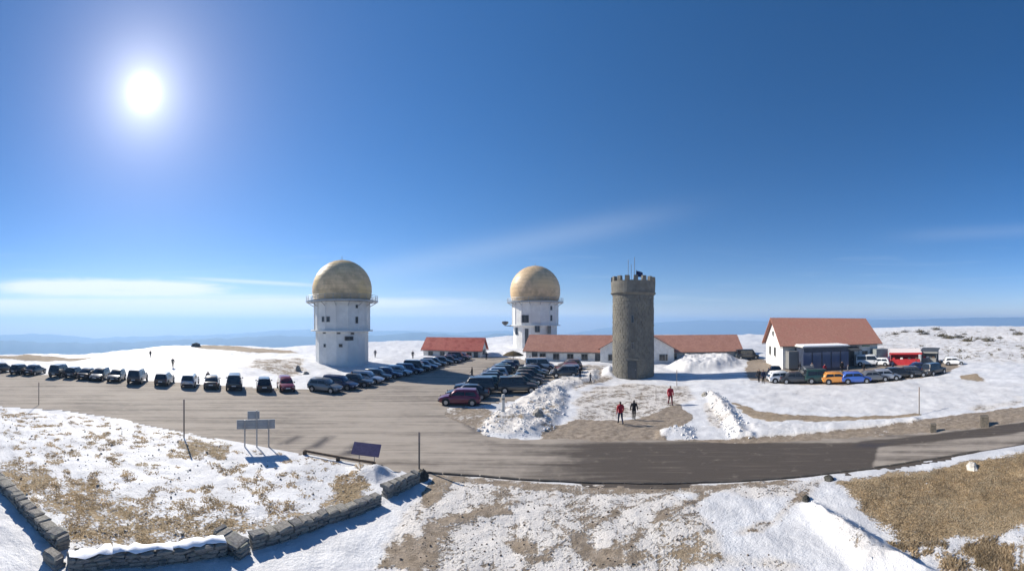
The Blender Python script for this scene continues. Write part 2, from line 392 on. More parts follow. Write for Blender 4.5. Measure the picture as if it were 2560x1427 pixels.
def asphalt_material():
    m = bpy.data.materials.new('dusty_asphalt'); m.use_nodes = True
    t = NT(m.node_tree); b = m.node_tree.nodes['Principled BSDF']
    o = t.n('ShaderNodeTexCoord').outputs['Object']
    x, y, z = t.sep(o)
    a = t.m('ARCTAN2', x, y); r = t.m('SQRT', t.m('ADD', t.m('MULTIPLY', x, x), t.m('MULTIPLY', y, y)))
    lane = t.comb(t.m('MULTIPLY', a, 1.7), t.m('MULTIPLY', r, 1.25))       # the carriageway bends: streaks follow its lane
    nS = t.noise(lane, 1.0, 5, .62, .3); nS2 = t.noise(lane, 3.1, 5, .6, .2)
    nA = t.noise(o, .13, 4, .55); nB = t.noise(o, 1.4, 5, .6); nD = t.noise(o, 30, 3, .6)
    dust = t.m('ADD', t.m('MULTIPLY', nS, .5), t.m('ADD', t.m('MULTIPLY', nA, .35), t.m('MULTIPLY', nB, .15)))
    bare = t.attr('bare')
    dust = t.m('SUBTRACT', t.m('ADD', dust, .05), t.m('MULTIPLY', bare, .38))
    c = t.mix(t.step(dust, .34, .62), (.072, .060, .051), (.33, .288, .243))
    c = t.mix(t.m('MULTIPLY', t.step(nS2, .52, .70), .6), c, (.14, .118, .096))
    c = t.mix(t.m('MULTIPLY', t.step(nB, .58, .75), .25), c, (.36, .315, .26))
    c = t.mix(t.m('MULTIPLY', t.attr('wet_and_shadow'), t.step(nB, .25, .5)), c, (.05, .045, .05))  # darkens the damp patches and the painted shadow streaks
    c = t.mix(t.m('MULTIPLY', t.step(nD, .5, .75), .18), c, (.4, .37, .34))
    t.put(b.inputs['Base Color'], c)
    c = t.mix(t.m('MULTIPLY', t.step(t.noise(lane, 5.0, 4, .65, .15), .50, .64), .34), c, (.11, .094, .08))
    c = t.mix(t.m('MULTIPLY', t.step(t.noise(lane, 3.7, 4, .6, .3), .60, .72), .3), c, (.40, .36, .32))
    t.put(b.inputs['Roughness'], t.m('ADD', .78, t.m('MULTIPLY', nB, .18)))
    b.inputs['Specular IOR Level'].default_value = .18
    t.put(b.inputs['Normal'], t.bump(t.m('ADD', nD, nB), .25, .03))
    return m
M_GROUND, M_ROAD = ground_material(), asphalt_material()

# ------------------------------------------------------------------ the ground sheet (polar grid, out to the horizon)
def grid_mesh(name, rad, ang, closed, hfun, material, attrs=True):
    RR, AA = np.meshgrid(rad, ang, indexing='ij'); x = RR*np.sin(AA); y = RR*np.cos(AA)
    res = hfun(x.ravel(), y.ravel())
    h = res[0]; n, k = RR.shape
    co = np.stack([x.ravel(), y.ravel(), h], 1)
    i, j = np.meshgrid(np.arange(n-1), np.arange(k if closed else k-1), indexing='ij'); j2 = (j+1) % k
    q = np.stack([i*k+j, i*k+j2, (i+1)*k+j2, (i+1)*k+j], -1).reshape(-1, 4)[:, ::-1]
    me = bpy.data.meshes.new(name); me.vertices.add(len(co)); me.vertices.foreach_set('co', co.ravel())
    me.loops.add(q.size); me.loops.foreach_set('vertex_index', q.ravel().astype(np.int32))
    me.polygons.add(len(q)); me.polygons.foreach_set('loop_start', np.arange(0, q.size, 4, dtype=np.int32))
    me.polygons.foreach_set('use_smooth', np.ones(len(q), bool))
    for nm, arr in zip(attrs or [], res[1:]):
        at = me.attributes.new(nm, 'FLOAT', 'POINT'); at.data.foreach_set('value', arr.astype(np.float32))
    me.materials.append(material); me.update(calc_edges=True); me.validate()
    return me
ys = np.arange(624, 9, -1.7)
rad = np.concatenate([[.05, 1.5, 3, 5, 6.5, 7.5, 8.5, 9.2, 9.8, 10.3], CH*F/ys, np.geomspace(960, 8600, 26)])
ang = np.concatenate([np.linspace(-1.62, 1.62, 1200), np.linspace(1.67, 2*math.pi-1.67, 46)])
ground = link('ground', grid_mesh('ground', rad, ang, True, lambda x, y: terrain(x, y, True), M_GROUND, ('snow', 'grass', 'dirt')))
tag(ground, kind='structure')

# the tarmac: its own sheet, cut to its outline, just above the ground
def road_sheet():
    ys2 = np.arange(430, 70, -3.0); rr = CH*F/ys2
    aa = np.linspace(-1.86, 1.86, 640)
    RR, AA = np.meshgrid(rr, aa, indexing='ij'); x = (RR*np.sin(AA)).ravel(); y = (RR*np.cos(AA)).ravel()
    d = signed(ROAD, x, y); n, k = RR.shape
    keep = d > -.55
    i, j = np.meshgrid(np.arange(n-1), np.arange(k-1), indexing='ij')
    q = np.stack([i*k+j, (i+1)*k+j, (i+1)*k+j+1, i*k+j+1], -1).reshape(-1, 4)
    q = q[keep[q].all(1)]
    used = np.unique(q); mp = -np.ones(n*k, int); mp[used] = np.arange(len(used)); q = mp[q]
    xs, ysw = x[used], y[used]
    me = bpy.data.meshes.new('road'); me.from_pydata(np.stack([xs, ysw, np.zeros(len(xs))], 1).tolist(), [], q.tolist())
    px = np.arctan2(xs, ysw)*F+1280; py = H0+CH*F/np.hypot(xs, ysw)
    bare = sstep(px, 1150, 1800)*sstep(py, 1095, 1120)
    patch = world_poly([(2175,1172),(2195,1112),(2330,1100),(2560,1070),(2560,1110),(2400,1135),(2260,1160)])
    strip = world_poly([(2140,1104),(2330,1085),(2470,1068),(2640,1042),(2640,1068),(2470,1090),(2330,1104),(2200,1116)])
    bare = bare*(1-.9*sstep(signed(patch, xs, ysw), -.25, .25))
    bare = np.maximum(bare, .95*sstep(signed(strip, xs, ysw)+.5*(fbm(xs/1.5, ysw/1.5, 3, 4)-.5), -.3, .5)); wet_and_shadow = np.zeros(len(xs))
    for pl in ([(690,1112),(740,1088),(760,1090),(720,1112)], [(755,1124),(815,1088),(840,1090),(800,1120)], [(845,1138),(880,1110),(910,1104),(890,1140)],  # these three outlines are smeared shadow streaks painted into the tarmac colour
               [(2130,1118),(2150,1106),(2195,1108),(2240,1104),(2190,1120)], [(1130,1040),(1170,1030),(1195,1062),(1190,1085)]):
        wet_and_shadow = np.maximum(wet_and_shadow, sstep(signed(world_poly(pl), xs, ysw), -.3, .5))
    for nm, arr in (('bare', bare), ('wet_and_shadow', wet_and_shadow)):
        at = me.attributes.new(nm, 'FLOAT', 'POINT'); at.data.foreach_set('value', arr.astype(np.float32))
    me.materials.append(M_ROAD)
    return link('road', me)
tag(road_sheet(), kind='structure')

# ------------------------------------------------------------------ far hills in the haze
M_HILL = mat('far_hill', (.06, .075, .07), .95, .1, var=.35, scale=.004)
def hill_range(name, d, depth, pts, seed, rough):
    """a range at distance d: crest rows given in photo pixels, with real depth front to back"""
    px = np.array([p[0] for p in pts], float); py = np.array([p[1] for p in pts], float)
    a = np.linspace((px[0]-1280)/F, (px[-1]-1280)/F, 260); n = 22
    rr = np.linspace(d-depth/2, d+depth/2, n); RR, AA = np.meshgrid(rr, a, indexing='ij')
    crest = CH+(H0-np.interp(AA*F+1280, px, py))*d/F
    t = np.cos((RR-d)/depth*math.pi)
    x, y = RR*np.sin(AA), RR*np.cos(AA)
    nz = fbm(x/(depth*.16), y/(depth*.16), 4, seed)-.5
    nc = fbm(AA*40, AA*0, 4, seed+3)-.5
    h = -470+(crest+470+nc*rough)*t*(1+.0*nz)+nz*rough*1.2*(1-t*.55)
    me = MB(); k = len(a)
    v = np.stack([x.ravel(), y.ravel(), h.ravel()], 1).tolist()
    f = [(i*k+j, (i+1)*k+j, (i+1)*k+j+1, i*k+j+1) for i in range(n-1) for j in range(k-1)]
    me.add(v, f); return tag(me.build(name, M_HILL, None, True), kind='structure')
hill_range('hills', 6800, 2600, [(-700,835),(-300,830),(0,838),(90,834),(160,838),(240,845),(320,842),(420,840),(560,836),(700,826),(800,822),(900,830),(1040,826),(1130,832),(1300,826),(1420,838)], 5, 40)
hill_range('hills', 4200, 1700, [(-700,856),(0,852),(200,858),(400,852),(560,846),(700,838),(780,842),(950,838),(1020,831),(1100,834),(1200,842),(1240,834),(1330,836),(1420,845)], 15, 30)
hill_range('hills', 7400, 2200, [(1380,840),(1500,822),(1640,806),(1760,800),(1900,802),(2100,800),(2300,798),(2450,794),(2560,793),(2800,796),(3200,800)], 25, 22)

# ------------------------------------------------------------------ shared materials
M_STONE = mat('granite', (.30, .28, .25), .9, .2, var=.45, scale=7, bump=.03, var2=(.22, .21, .17))
M_STONE_D = mat('granite_tower', (.168, .158, .136), .92, .15, var=.2, scale=1.4, bump=.04, var2=(.205, .19, .155))
M_WHITE = mat('white_render', (.70, .69, .66), .85, .2, var=.12, scale=1.6, bump=.01)
M_CREAM = mat('cream_render', (.68, .62, .52), .85, .2, var=.12, scale=1.4, bump=.01)
M_DRUM = mat('drum_concrete', (.70, .70, .67), .85, .2, var=.08, scale=.9, bump=.01, var2=(.64, .63, .60))
M_DOME = mat('radome_skin', (.66, .475, .27), .55, .25, var=.22, scale=.75, bump=.0, var2=(.76, .54, .24))
M_DOME2 = mat('radome_skin_darker', (.60, .425, .245), .5, .25, var=.24, scale=.75, var2=(.70, .49, .26))
M_SEAM = mat('radome_seam', (.40, .30, .19), .7, .2)
M_STEEL = mat('galvanised_steel', (.34, .35, .36), .45, .4, metal=.7, var=.15, scale=5)
M_DARKMETAL = mat('dark_painted_metal', (.06, .065, .07), .5, .4, var=.2, scale=4)
M_TILE = mat('roof_tiles', (.34, .165, .12), .85, .2, var=.18, scale=3.5, bump=.03, var2=(.34, .155, .115))
M_TILE_L = mat('roof_tiles_faded', (.35, .18, .135), .85, .2, var=.2, scale=3.5, bump=.03, var2=(.31, .155, .115))
M_TILE_R = mat('red_roof', (.46, .12, .085), .7, .25, var=.2, scale=3.5, bump=.02, var2=(.36, .07, .05))
M_GLASS = mat('window_glass', (.025, .03, .035), .08, .6)
M_FRAME = mat('window_frame', (.22, .22, .21), .6, .3)
M_WOOD = mat('weathered_wood', (.13, .09, .06), .85, .2, var=.35, scale=9, bump=.02)
M_SNOW = mat('packed_snow', (.86, .87, .89), .6, .25, var=.04, scale=2, bump=.04)
M_RUBBER = mat('tyre_rubber', (.018, .018, .019), .85, .2)
M_RIM = mat('alloy_rim', (.42, .43, .44), .35, .5, metal=.8)
M_CARGLASS = mat('car_glass', (.015, .018, .021), .05, .7)
M_LAMP = mat('headlamp_lens', (.62, .63, .65), .12, .6)
M_TAIL = mat('tail_lamp_lens', (.30, .01, .012), .2, .5)
M_TRIM = mat('black_plastic', (.022, .022, .024), .65, .3)
M_PLATE = mat('number_plate', (.72, .72, .70), .5, .3)
PAINT = {k: mat('car_paint_'+k, c, .32, .5, metal=mt, coat=.7) for k, c, mt in (
    ('black', (.014, .014, .016), .0), ('dark_grey', (.05, .052, .056), .3), ('silver', (.42, .43, .45), .6), ('white', (.72, .72, .71), .0),
    ('dark_red', (.20, .012, .022), .0), ('maroon', (.145, .008, .028), .1), ('dark_blue', (.018, .03, .085), .2), ('blue', (.05, .12, .42), .1),
    ('dark_green', (.02, .055, .045), .1), ('orange', (.62, .25, .04), .0), ('brown', (.085, .055, .036), .1), ('red', (.42, .02, .02), .0), ('grey', (.18, .185, .19), .4))}

# ------------------------------------------------------------------ building helpers (local frame: x right, -y faces the viewer, z up)
def window(parent, c, w, h, d=.12, normal=(0,-1,0), name='window', sill=True, bars=1):
    """a framed window set on a wall: frame ring, dark pane inside it, optional sill"""
    n = Vector(normal).normalized(); u = Vector((0,0,1)).cross(n).normalized(); up = Vector((0,0,1)); c = Vector(c)
    def blk(mb, cu, cv, du, dv, n0, n1, m=None):
        vs = []
        for nn in (n0, n1):
            for a, b_ in ((-1,-1),(1,-1),(1,1),(-1,1)): vs.append(c+u*(cu+a*du/2)+up*(cv+b_*dv/2)+n*nn)
        mb.add(vs, [(3,2,1,0),(4,5,6,7),(0,1,5,4),(1,2,6,5),(2,3,7,6),(3,0,4,7)], m)
    f = MB(); t = min(.09, w*.12)
    blk(f, 0, h/2-t/2, w, t, -.05, d); blk(f, 0, -h/2+t/2, w, t, -.05, d)
    blk(f, -w/2+t/2, 0, t, h-2*t, -.05, d); blk(f, w/2-t/2, 0, t, h-2*t, -.05, d)
    for k in range(bars): blk(f, (k+1)*(w/(bars+1))-w/2, 0, t*.6, h-2*t, .02, d*.7)
    fo = f.build(name, M_FRAME, parent)
    p = MB(); blk(p, 0, 0, w-2*t-.004, h-2*t-.004, -.04, .03); p.build('pane', M_GLASS, fo)
    if sill:
        s_ = MB(); blk(s_, 0, -h/2-.05, w+.2, .09, -.04, d+.08); s_.build('sill', M_WHITE, fo)
    return fo
def door(parent, c, w, h, m, normal=(0,-1,0)):
    n = Vector(normal).normalized(); u = Vector((0,0,1)).cross(n).normalized(); c = Vector(c)
    rz = math.atan2(u.y, u.x)
    o = MB().box(c+n*.03, (w, .12, h), m, rz).build('door', m, parent)
    MB().box(c+n*.12+u*(w*.36), (.05, .08, .16), M_STEEL, rz).build('handle', M_STEEL, o)
    return o

def gabled_house(name, label, loc, rz, L, D, hw, hr, wallm, roofm, over=.5, group=None):
    """gable ends at x = +-L/2, eaves along x; the front wall is y = -D/2"""
    o = tag(empty(name, loc, rz), label, 'building', group)
    w = MB(); hx, hy = L/2, D/2
    vs = [(-hx,-hy,-1.5),(hx,-hy,-1.5),(hx,hy,-1.5),(-hx,hy,-1.5),(-hx,-hy,hw),(hx,-hy,hw),(hx,hy,hw),(-hx,hy,hw),(-hx,0,hr-.05),(hx,0,hr-.05)]
    w.add(vs, [(0,1,5,4),(2,3,7,6),(1,2,6,9,5),(3,0,4,8,7),(3,2,1,0)]); w.build('wall', wallm, o)
    sl = (hr-hw)/hy; oy = hy+over; oz = hw-over*sl; ox = hx+over
    for s_ in (-1, 1):
        q = [(-ox*s_, s_*oy, oz+.10), (-ox*s_, 0, hr+.10), (ox*s_, 0, hr+.10), (ox*s_, s_*oy, oz+.10)]
        q = [q[3], q[2], q[1], q[0]]
        r_ = MB().slab(q, .16).build('roof_slope', roofm, o)
        # tile courses: low ridges running down the slope
        t = MB(); nn = int(2*ox/.42)
        for k in range(nn):
            xx = -ox+.21+k*.42
            a = Vector((xx, s_*(oy-.01), oz+.10)); b = Vector((xx, s_*.06, hr+.10-.06*sl))
            nrm = Vector((0, s_*sl, 1)).normalized()*.05
            t.add([a+Vector((-.09,0,0)), a+nrm, a+Vector((.09,0,0)), b+Vector((-.09,0,0)), b+nrm, b+Vector((.09,0,0))], [(0,1,4,3),(1,2,5,4),(0,2,1)])
        tag(t.build('tile_course', roofm, r_), kind='stuff')
        MB().tube([(-ox, s_*(oy+.06), oz-.02), (ox, s_*(oy+.06), oz-.02)], .07, 6).build('gutter', M_FRAME, o)
    MB().tube([(-ox, 0, hr+.15), (ox, 0, hr+.15)], .13, 8).build('ridge_cap', roofm, o)
    return o

# ------------------------------------------------------------------ the two radar dome towers
def dome_tower(name, label, px, d, base_py, Rd, drum_r, z_plat, z_ledge, z_dome_c, plat_r, domem, rz_extra=0.0):
    x, y = P(px, d); z0 = min(zat(base_py, d), gz(x, y))-.0
    o = tag(empty(name, (x, y, z0), -az(px)), label, 'radar dome', 'domed towers')
    N = 16; a0 = math.pi/N+rz_extra
    ca = math.cos(math.pi/N)
    w = MB(); w.lathe([(drum_r*.95/ca, -1.5), (drum_r*.95/ca, z_ledge-.3), (drum_r/ca, z_ledge)], N, a0=a0, cap=False)
    w.lathe([(drum_r/ca, z_ledge), (drum_r/ca, z_plat)], N, a0=a0, cap=False); w.build('drum_wall', M_DRUM, o)
    for k in range(N):                                   # pilaster ribs at the corners of the drum
        a = a0+2*math.pi*k/N; rr = drum_r/ca
        MB().box((rr*math.cos(a), rr*math.sin(a), (z_ledge+z_plat)/2), (.16, .22, z_plat-z_ledge-.1), None, a).build('rib', M_DRUM, o)
    MB().lathe([(drum_r*.9, z_ledge-.16), (drum_r+.75, z_ledge-.12), (drum_r+.75, z_ledge+.1), (drum_r*.9, z_ledge+.12)], 32, cap=False).build('ledge', M_DRUM, o)
    pl = MB().lathe([(drum_r*.8, z_plat-.1), (plat_r, z_plat+.05), (plat_r, z_plat+.3), (drum_r*.6, z_plat+.32)], 40).build('platform', M_STEEL, o)
    rail = MB()
    for k in range(28):
        a = 2*math.pi*k/28; c, s_ = math.cos(a)*(plat_r-.08), math.sin(a)*(plat_r-.08)
        rail.tube([(c, s_, z_plat+.3), (c, s_, z_plat+1.25)], .035, 5)
    for hh in (.55, .9, 1.25):
        rail.tube([(math.cos(2*math.pi*k/40)*(plat_r-.08), math.sin(2*math.pi*k/40)*(plat_r-.08), z_plat+hh) for k in range(41)], .035, 5)
    rail.build('railing', M_STEEL, pl)
    for k in range(16):
        a = a0+2*math.pi*k/16; c, s_ = math.cos(a), math.sin(a)
        MB().tube([((drum_r-.05)*c, (drum_r-.05)*s_, z_plat-.95), ((plat_r-.2)*c, (plat_r-.2)*s_, z_plat)], .07, 5).build('bracket', M_STEEL, pl)
    # dome: truncated geodesic-looking sphere of flat panels with raised seams
    prof = []; zb = z_plat+.3-z_dome_c; t0 = math.asin(max(-.99, zb/Rd))
    nr = 13
    for i in range(nr):
        t = t0+(math.pi/2-t0)*i/(nr-1); prof.append((max(Rd*math.cos(t), .02), z_dome_c+Rd*math.sin(t)))
    dm = MB().lathe(prof, 40, cap=True).build('dome', domem, o, True)
    sm = MB()
    for i in range(1, nr-1):
        r_, z_ = prof[i]; sg = 40
        sm.tube([((r_+.0)*math.cos(2*math.pi*k/sg), (r_+.0)*math.sin(2*math.pi*k/sg), z_) for k in range(sg+1)], .02, 4)
    sm.build('horizontal_seam', M_SEAM, dm)
    sv = MB()
    for k in range(20):
        a = 2*math.pi*(k+.5)/20; rr = 1.0*math.cos(math.pi/40)
        sv.tube([(p[0]*math.cos(a)*rr, p[0]*math.sin(a)*rr, p[1]) for p in prof[:-2]], .02, 4)
    sv.build('vertical_seam', M_SEAM, dm)
    MB().lathe([(.05,0),(.05,.9)], 6, c=(0,0,z_dome_c+Rd-.05)).build('lightning_rod', M_STEEL, dm)
    def win(dx_px, py, w_px, h_px, kind='window', lower=False):
        k = d/F; dx = dx_px*k; rr = drum_r*(.95 if py > 826 and lower else 1.0)
        a = math.asin(max(-.98, min(.98, dx/rr))); z = zat(py, d-drum_r*math.cos(a))-z0
        # snap to the facet's plane
        th = -math.pi/2+a; kk = round((th-a0-math.pi/N)/(2*math.pi/N)); fa = a0+math.pi/N+kk*2*math.pi/N
        nrm = Vector((math.cos(fa), math.sin(fa), 0)); p = Vector((rr*math.cos(th), rr*math.sin(th), 0))
        p += nrm*(rr-p.dot(nrm)); p.z = z
        if kind == 'door': return door(o, p, w_px*k, h_px*k, M_DARKMETAL, nrm)
        return window(o, p, w_px*k, h_px*k, .08, nrm, sill=False, bars=1 if w_px > 11 else 0)
    return o, win
k1 = 86*K/F
t1, win1 = dome_tower('radar_dome_tower', 'taller cream radar dome on white round tower nearest the row of cars', 855, 86*K, 907, 75*k1, 5.45, (907-757)*k1, (907-826)*k1, (907-726)*k1, 7.2, M_DOME)
for a in ((-44,798,9,13),(-32,798,9,13),(34,800,7,16),(34,766,6,8),(-41,830,10,8),(-8,831,9,8),(24,832,9,9),(16,846,22,10),(-40,864,8,8),(-3,864,9,8)): win1(*a, lower=True)
k2 = 122*K/F
t2, win2 = dome_tower('radar_dome_tower', 'smaller brown radar dome on round tower behind the long red roofed building', 1338, 122*K, 880, 63*k2, 6.4, (880-758)*k2, (880-813)*k2, (880-728)*k2, 8.0, M_DOME2)
for a in ((-24,797,20,18),(38,770,7,10),(38,795,7,14),(-44,828,9,18),(5,822,12,16),(32,824,12,20)): win2(*a, lower=True)
win2(-20, 846, 9, 46, 'door', True)
b = MB().tube([(-8.6,-1.2,7.5),(-5.5,-1.2,7.2)], .11, 6).build('dish_arm', M_DARKMETAL, t2)
MB().lathe([(.05,-.6),(.5,-.5),(.95,0),(.9,.4),(.3,.5)], 16, cap=True).build('dish', M_DARKMETAL, b).location = (-8.4,-1.3,8.2)

# ------------------------------------------------------------------ the round granite tower
def stone_tower():
    px, d = 1583, 65.0*K; x, y = P(px, d); k = d/F
    o = tag(empty('stone_tower', (x, y, 0), -az(px)), 'round dark granite tower with battlements in front of the long building', 'tower')
    R0, R1, zt = 3.13, 3.08, 12.2
    MB().lathe([(R0-.10, -.8), (R1-.10, zt)], 48, cap=True).build('core', M_STONE_D, o)
    me = MB(); nc = 30; hc = zt/nc
    for i in range(nc):                                  # coursed masonry, each block slightly proud of the joint
        nb = 34; off = (i % 2)*.5+random.uniform(-.1, .1); rr = R0+(R1-R0)*i/nc
        cuts = [(q+off+random.uniform(-.18, .18))*2*math.pi/nb for q in range(nb)]
        for q in range(nb):
            aa, bb = cuts[q]+.006, (cuts[(q+1) % nb]+(2*math.pi if q == nb-1 else 0))-.006
            ro = rr+random.uniform(-.015, .035); ri = rr-.14; z0, z1 = i*hc+.012, (i+1)*hc-.012
            mid = (aa+bb)/2
            vs = []
            for zz in (z0, z1):
                vs += [(ri*math.cos(aa), ri*math.sin(aa), zz), (ro*math.cos(aa), ro*math.sin(aa), zz), (ro*math.cos(mid), ro*math.sin(mid), zz), (ro*math.cos(bb), ro*math.sin(bb), zz), (ri*math.cos(bb), ri*math.sin(bb), zz)]
            me.add(vs, [(0,1,6,5),(1,2,7,6),(2,3,8,7),(3,4,9,8),(5,6,7,8,9),(4,3,2,1,0)])
    tag(me.build('masonry_block', M_STONE_D, o), kind='stuff')
    MB().lathe([(R1-.05, zt-.35), (R1+.22, zt-.05), (R1+.32, zt), (R1+.32, zt+.18), (R1-.05, zt+.18)], 48, cap=True).build('corbel_ring', M_STONE_D, o)
    pr = MB().lathe([(R1+.2, zt+.18), (R1+.28, zt+1.75), (R1-.25, zt+1.75), (R1-.25, zt+.8), (.05, zt+.8)], 48, cap=False).build('parapet', M_STONE_D, o)
    for q in range(16):
        a = 2*math.pi*(q+.3)/16
        MB().box(((R1+.02)*math.cos(a), (R1+.02)*math.sin(a), zt+2.1), (.5, .62, .70), None, a, .08).build('merlon', M_STONE_D, pr)
    door(o, (-.15, -R0-.02, 1.25), 1.25, 2.5, M_DARKMETAL); MB().box((-.15, -R0-.02, 2.68), (1.8, .3, .3)).build('lintel', M_STONE_D, o)
    window(o, (-.1, -R0-.03, 8.4), .42, 1.1, .06, sill=False, bars=0)
    window(o, (-.1, -R0-.03, 4.6), .42, .9, .06, sill=False, bars=0)
    for xx, zz, rr in ((-.75, 3.9, .045), (-.3, 3.2, .04), (.2, 4.3, .045)):
        MB().tube([(xx, -.3, zt+.8), (xx, -.3, zt+1.2+zz)], rr, 6).build('antenna', M_STEEL, o)
    fl = MB().tube([(.45, -.4, zt+.8), (.45, -.4, zt+3.6)], .035, 6).build('flagpole', M_STEEL, o)
    f = MB(); n = 8
    for i in range(n+1):
        t = i/n; f.v += [(.48+t*.95, -.4+.14*math.sin(t*7), zt+2.6-.15*t), (.48+t*.95, -.4+.14*math.sin(t*7+.4), zt+3.5-.3*t)]
    f.f = [(2*i, 2*i+2, 2*i+3, 2*i+1) for i in range(n)]; f.mi = [0]*n
    f.build('flag', mat('navy_cloth', (.03, .045, .11), .9, .1), fl)
stone_tower()

# ------------------------------------------------------------------ buildings
# long red-roofed building behind the stone tower
bx, by = P(1583, 94*K)
lb = gabled_house('long_building', 'long low white building with red tiled roof behind the round stone tower', (bx, by, -.1), -az(1583), 45.5, 8.5, 2.2, 5.15, M_WHITE, M_TILE_L, .55)
def lx(px, d=89.9*K): return d*math.tan(az(px)-az(1583))
for px in (1360, 1393, 1428, 1463): window(lb, (lx(px), -4.26, .95), 1.35, 1.3)
for px in (1650, 1683, 1716, 1750, 1790): window(lb, (lx(px), -4.26, 1.15), 1.3, 1.2)
door(lb, (lx(1498), -4.27, 1.05), 1.5, 2.2, M_DARKMETAL)
door(lb, (lx(1340), -4.27, 1.0), 1.2, 2.1, M_DARKMETAL)
# central cross gable
cg = MB(); gw, gd, ge, ga = 7.4, 6.2, 2.9, 7.1
cg.add([(-gw,-gd,-1),(gw,-gd,-1),(gw,-gd,ge),(0,-gd,ga),(-gw,-gd,ge),(-gw,0,-1),(gw,0,-1),(gw,0,ge),(0,0,ga),(-gw,0,ge)], [(0,1,2,3,4),(5,0,4,9),(1,6,7,2),(4,3,8,9),(3,2,7,8)])
go = cg.build('cross_gable', M_WHITE, lb); go.location.x = .8
for s_ in (-1, 1):
    q = [(s_*(gw+.5), -gd-.5, ge-.12), (s_*(gw+.5), .5, ge-.12), (0, .5, ga+.22), (0, -gd-.5, ga+.22)]
    if s_ < 0: q = q[::-1]
    MB().slab(q, .16).build('roof_slope', M_TILE_L, go)
MB().slab([(gw*.3,-gd-.3,ga*.7+ge*.3+.25),(gw*.98,-gd-.3,ge+.25),(gw*.98,-1,ge+.25),(gw*.3,-1,ga*.7+ge*.3+.25)], .12).build('roof_snow', M_SNOW, go)
window(go, (-5.2, -gd-.01, 1.1), 1.2, 1.3); window(go, (5.0, -gd-.01, 1.1), 1.2, 1.3); window(go, (5.9, -gd-.01, 1.1), .4, 1.3, bars=0)
# small house at left
hx_, hy_ = P(1138, 106*K)
h1 = gabled_house('house', 'small white house with bright red roof between the two domed towers', (hx_, hy_, zat(893, 106*K)), -az(1138)-R(17), 14.2, 6.5, 2.1, 4.6, M_WHITE, M_TILE_R, .5)
for xx in (-5.2, -2.2, 1.2, 4.4): window(h1, (xx, -3.26, 1.1), 1.2, 1.0)
door(h1, (6.0, -3.27, 1.0), 1.0, 2.0, M_DARKMETAL); window(h1, (7.12, -.6, 1.4), 1.1, 1.1, normal=(1,0,0)); door(h1, (7.13, 1.4, 1.0), 1.0, 2.0, M_DARKMETAL, (1,0,0))
# big house at right with porch
rx_, ry_ = P(2052, 84*K)
rzr = -az(2052)+R(24)
h2 = gabled_house('large_building', 'large white building with steep terracotta roof and dark glazed porch', (rx_, ry_, -.3), rzr, 19.0, 11.0, 4.6, 8.9, M_WHITE, M_TILE, .7)
window(h2, (-9.52, -1.0, 3.0), 1.0, 1.6, normal=(-1,0,0)); window(h2, (-9.52, 2.2, 3.0), 1.0, 1.6, normal=(-1,0,0)); window(h2, (-9.52, .2, 6.3), .8, .8, normal=(-1,0,0))
M_PORCH = mat('porch_cladding', (.045, .055, .085), .35, .4, var=.2, scale=2)
po = MB().box((-3.3, -7.6, 1.7), (8.0, 4.2, 5.0)).build('porch', M_PORCH, h2)
for i in range(5):
    f = MB().box((-6.7+1.7*i, -9.74, 2.1), (1.45, .08, 2.6)).build('glazing', mat('porch_glass', (.09, .12, .2), .12, .6), po)
MB().box((-3.3, -7.6, 4.32), (8.6, 4.8, .22)).build('porch_roof', mat('porch_roof_sheet', (.55, .53, .5), .7, .3), po)
MB().box((-3.3, -7.6, 4.50), (8.2, 4.4, .14), None, 0, .03).build('roof_snow', M_SNOW, po)
MB().box((-8.2, -6.4, 2.0), (1.6, 1.8, 2.9)).build('store_shed', M_FRAME, h2)
door(h2, (3.0, -5.53, 1.5), 2.6, 3.0, M_DARKMETAL); MB().slab([(1.2,-7.4,3.3),(4.9,-7.4,3.3),(4.9,-5.5,3.9),(1.2,-5.5,3.9)], .1).build('awning', M_DARKMETAL, h2)
window(h2, (6.6, -5.51, 2.0), 1.2, 1.9, bars=0); window(h2, (8.4, -5.51, 2.0), 1.1, 1.9, bars=0)
MB().box((6.8, -5.6, 4.1), (1.7, .12, .6)).build('sign_board', mat('green_sign', (.04, .2, .07), .6, .3), h2)
MB().box((9.2, -6.6, 1.6), (2.6, 2.0, 3.4)).build('side_annex', mat('grey_annex', (.22, .24, .24), .8, .2, var=.2), h2)
MB().tube([(5.3, -5.6, 4.5), (5.3, -5.6, .2)], .06, 6).build('downpipe', M_FRAME, h2)

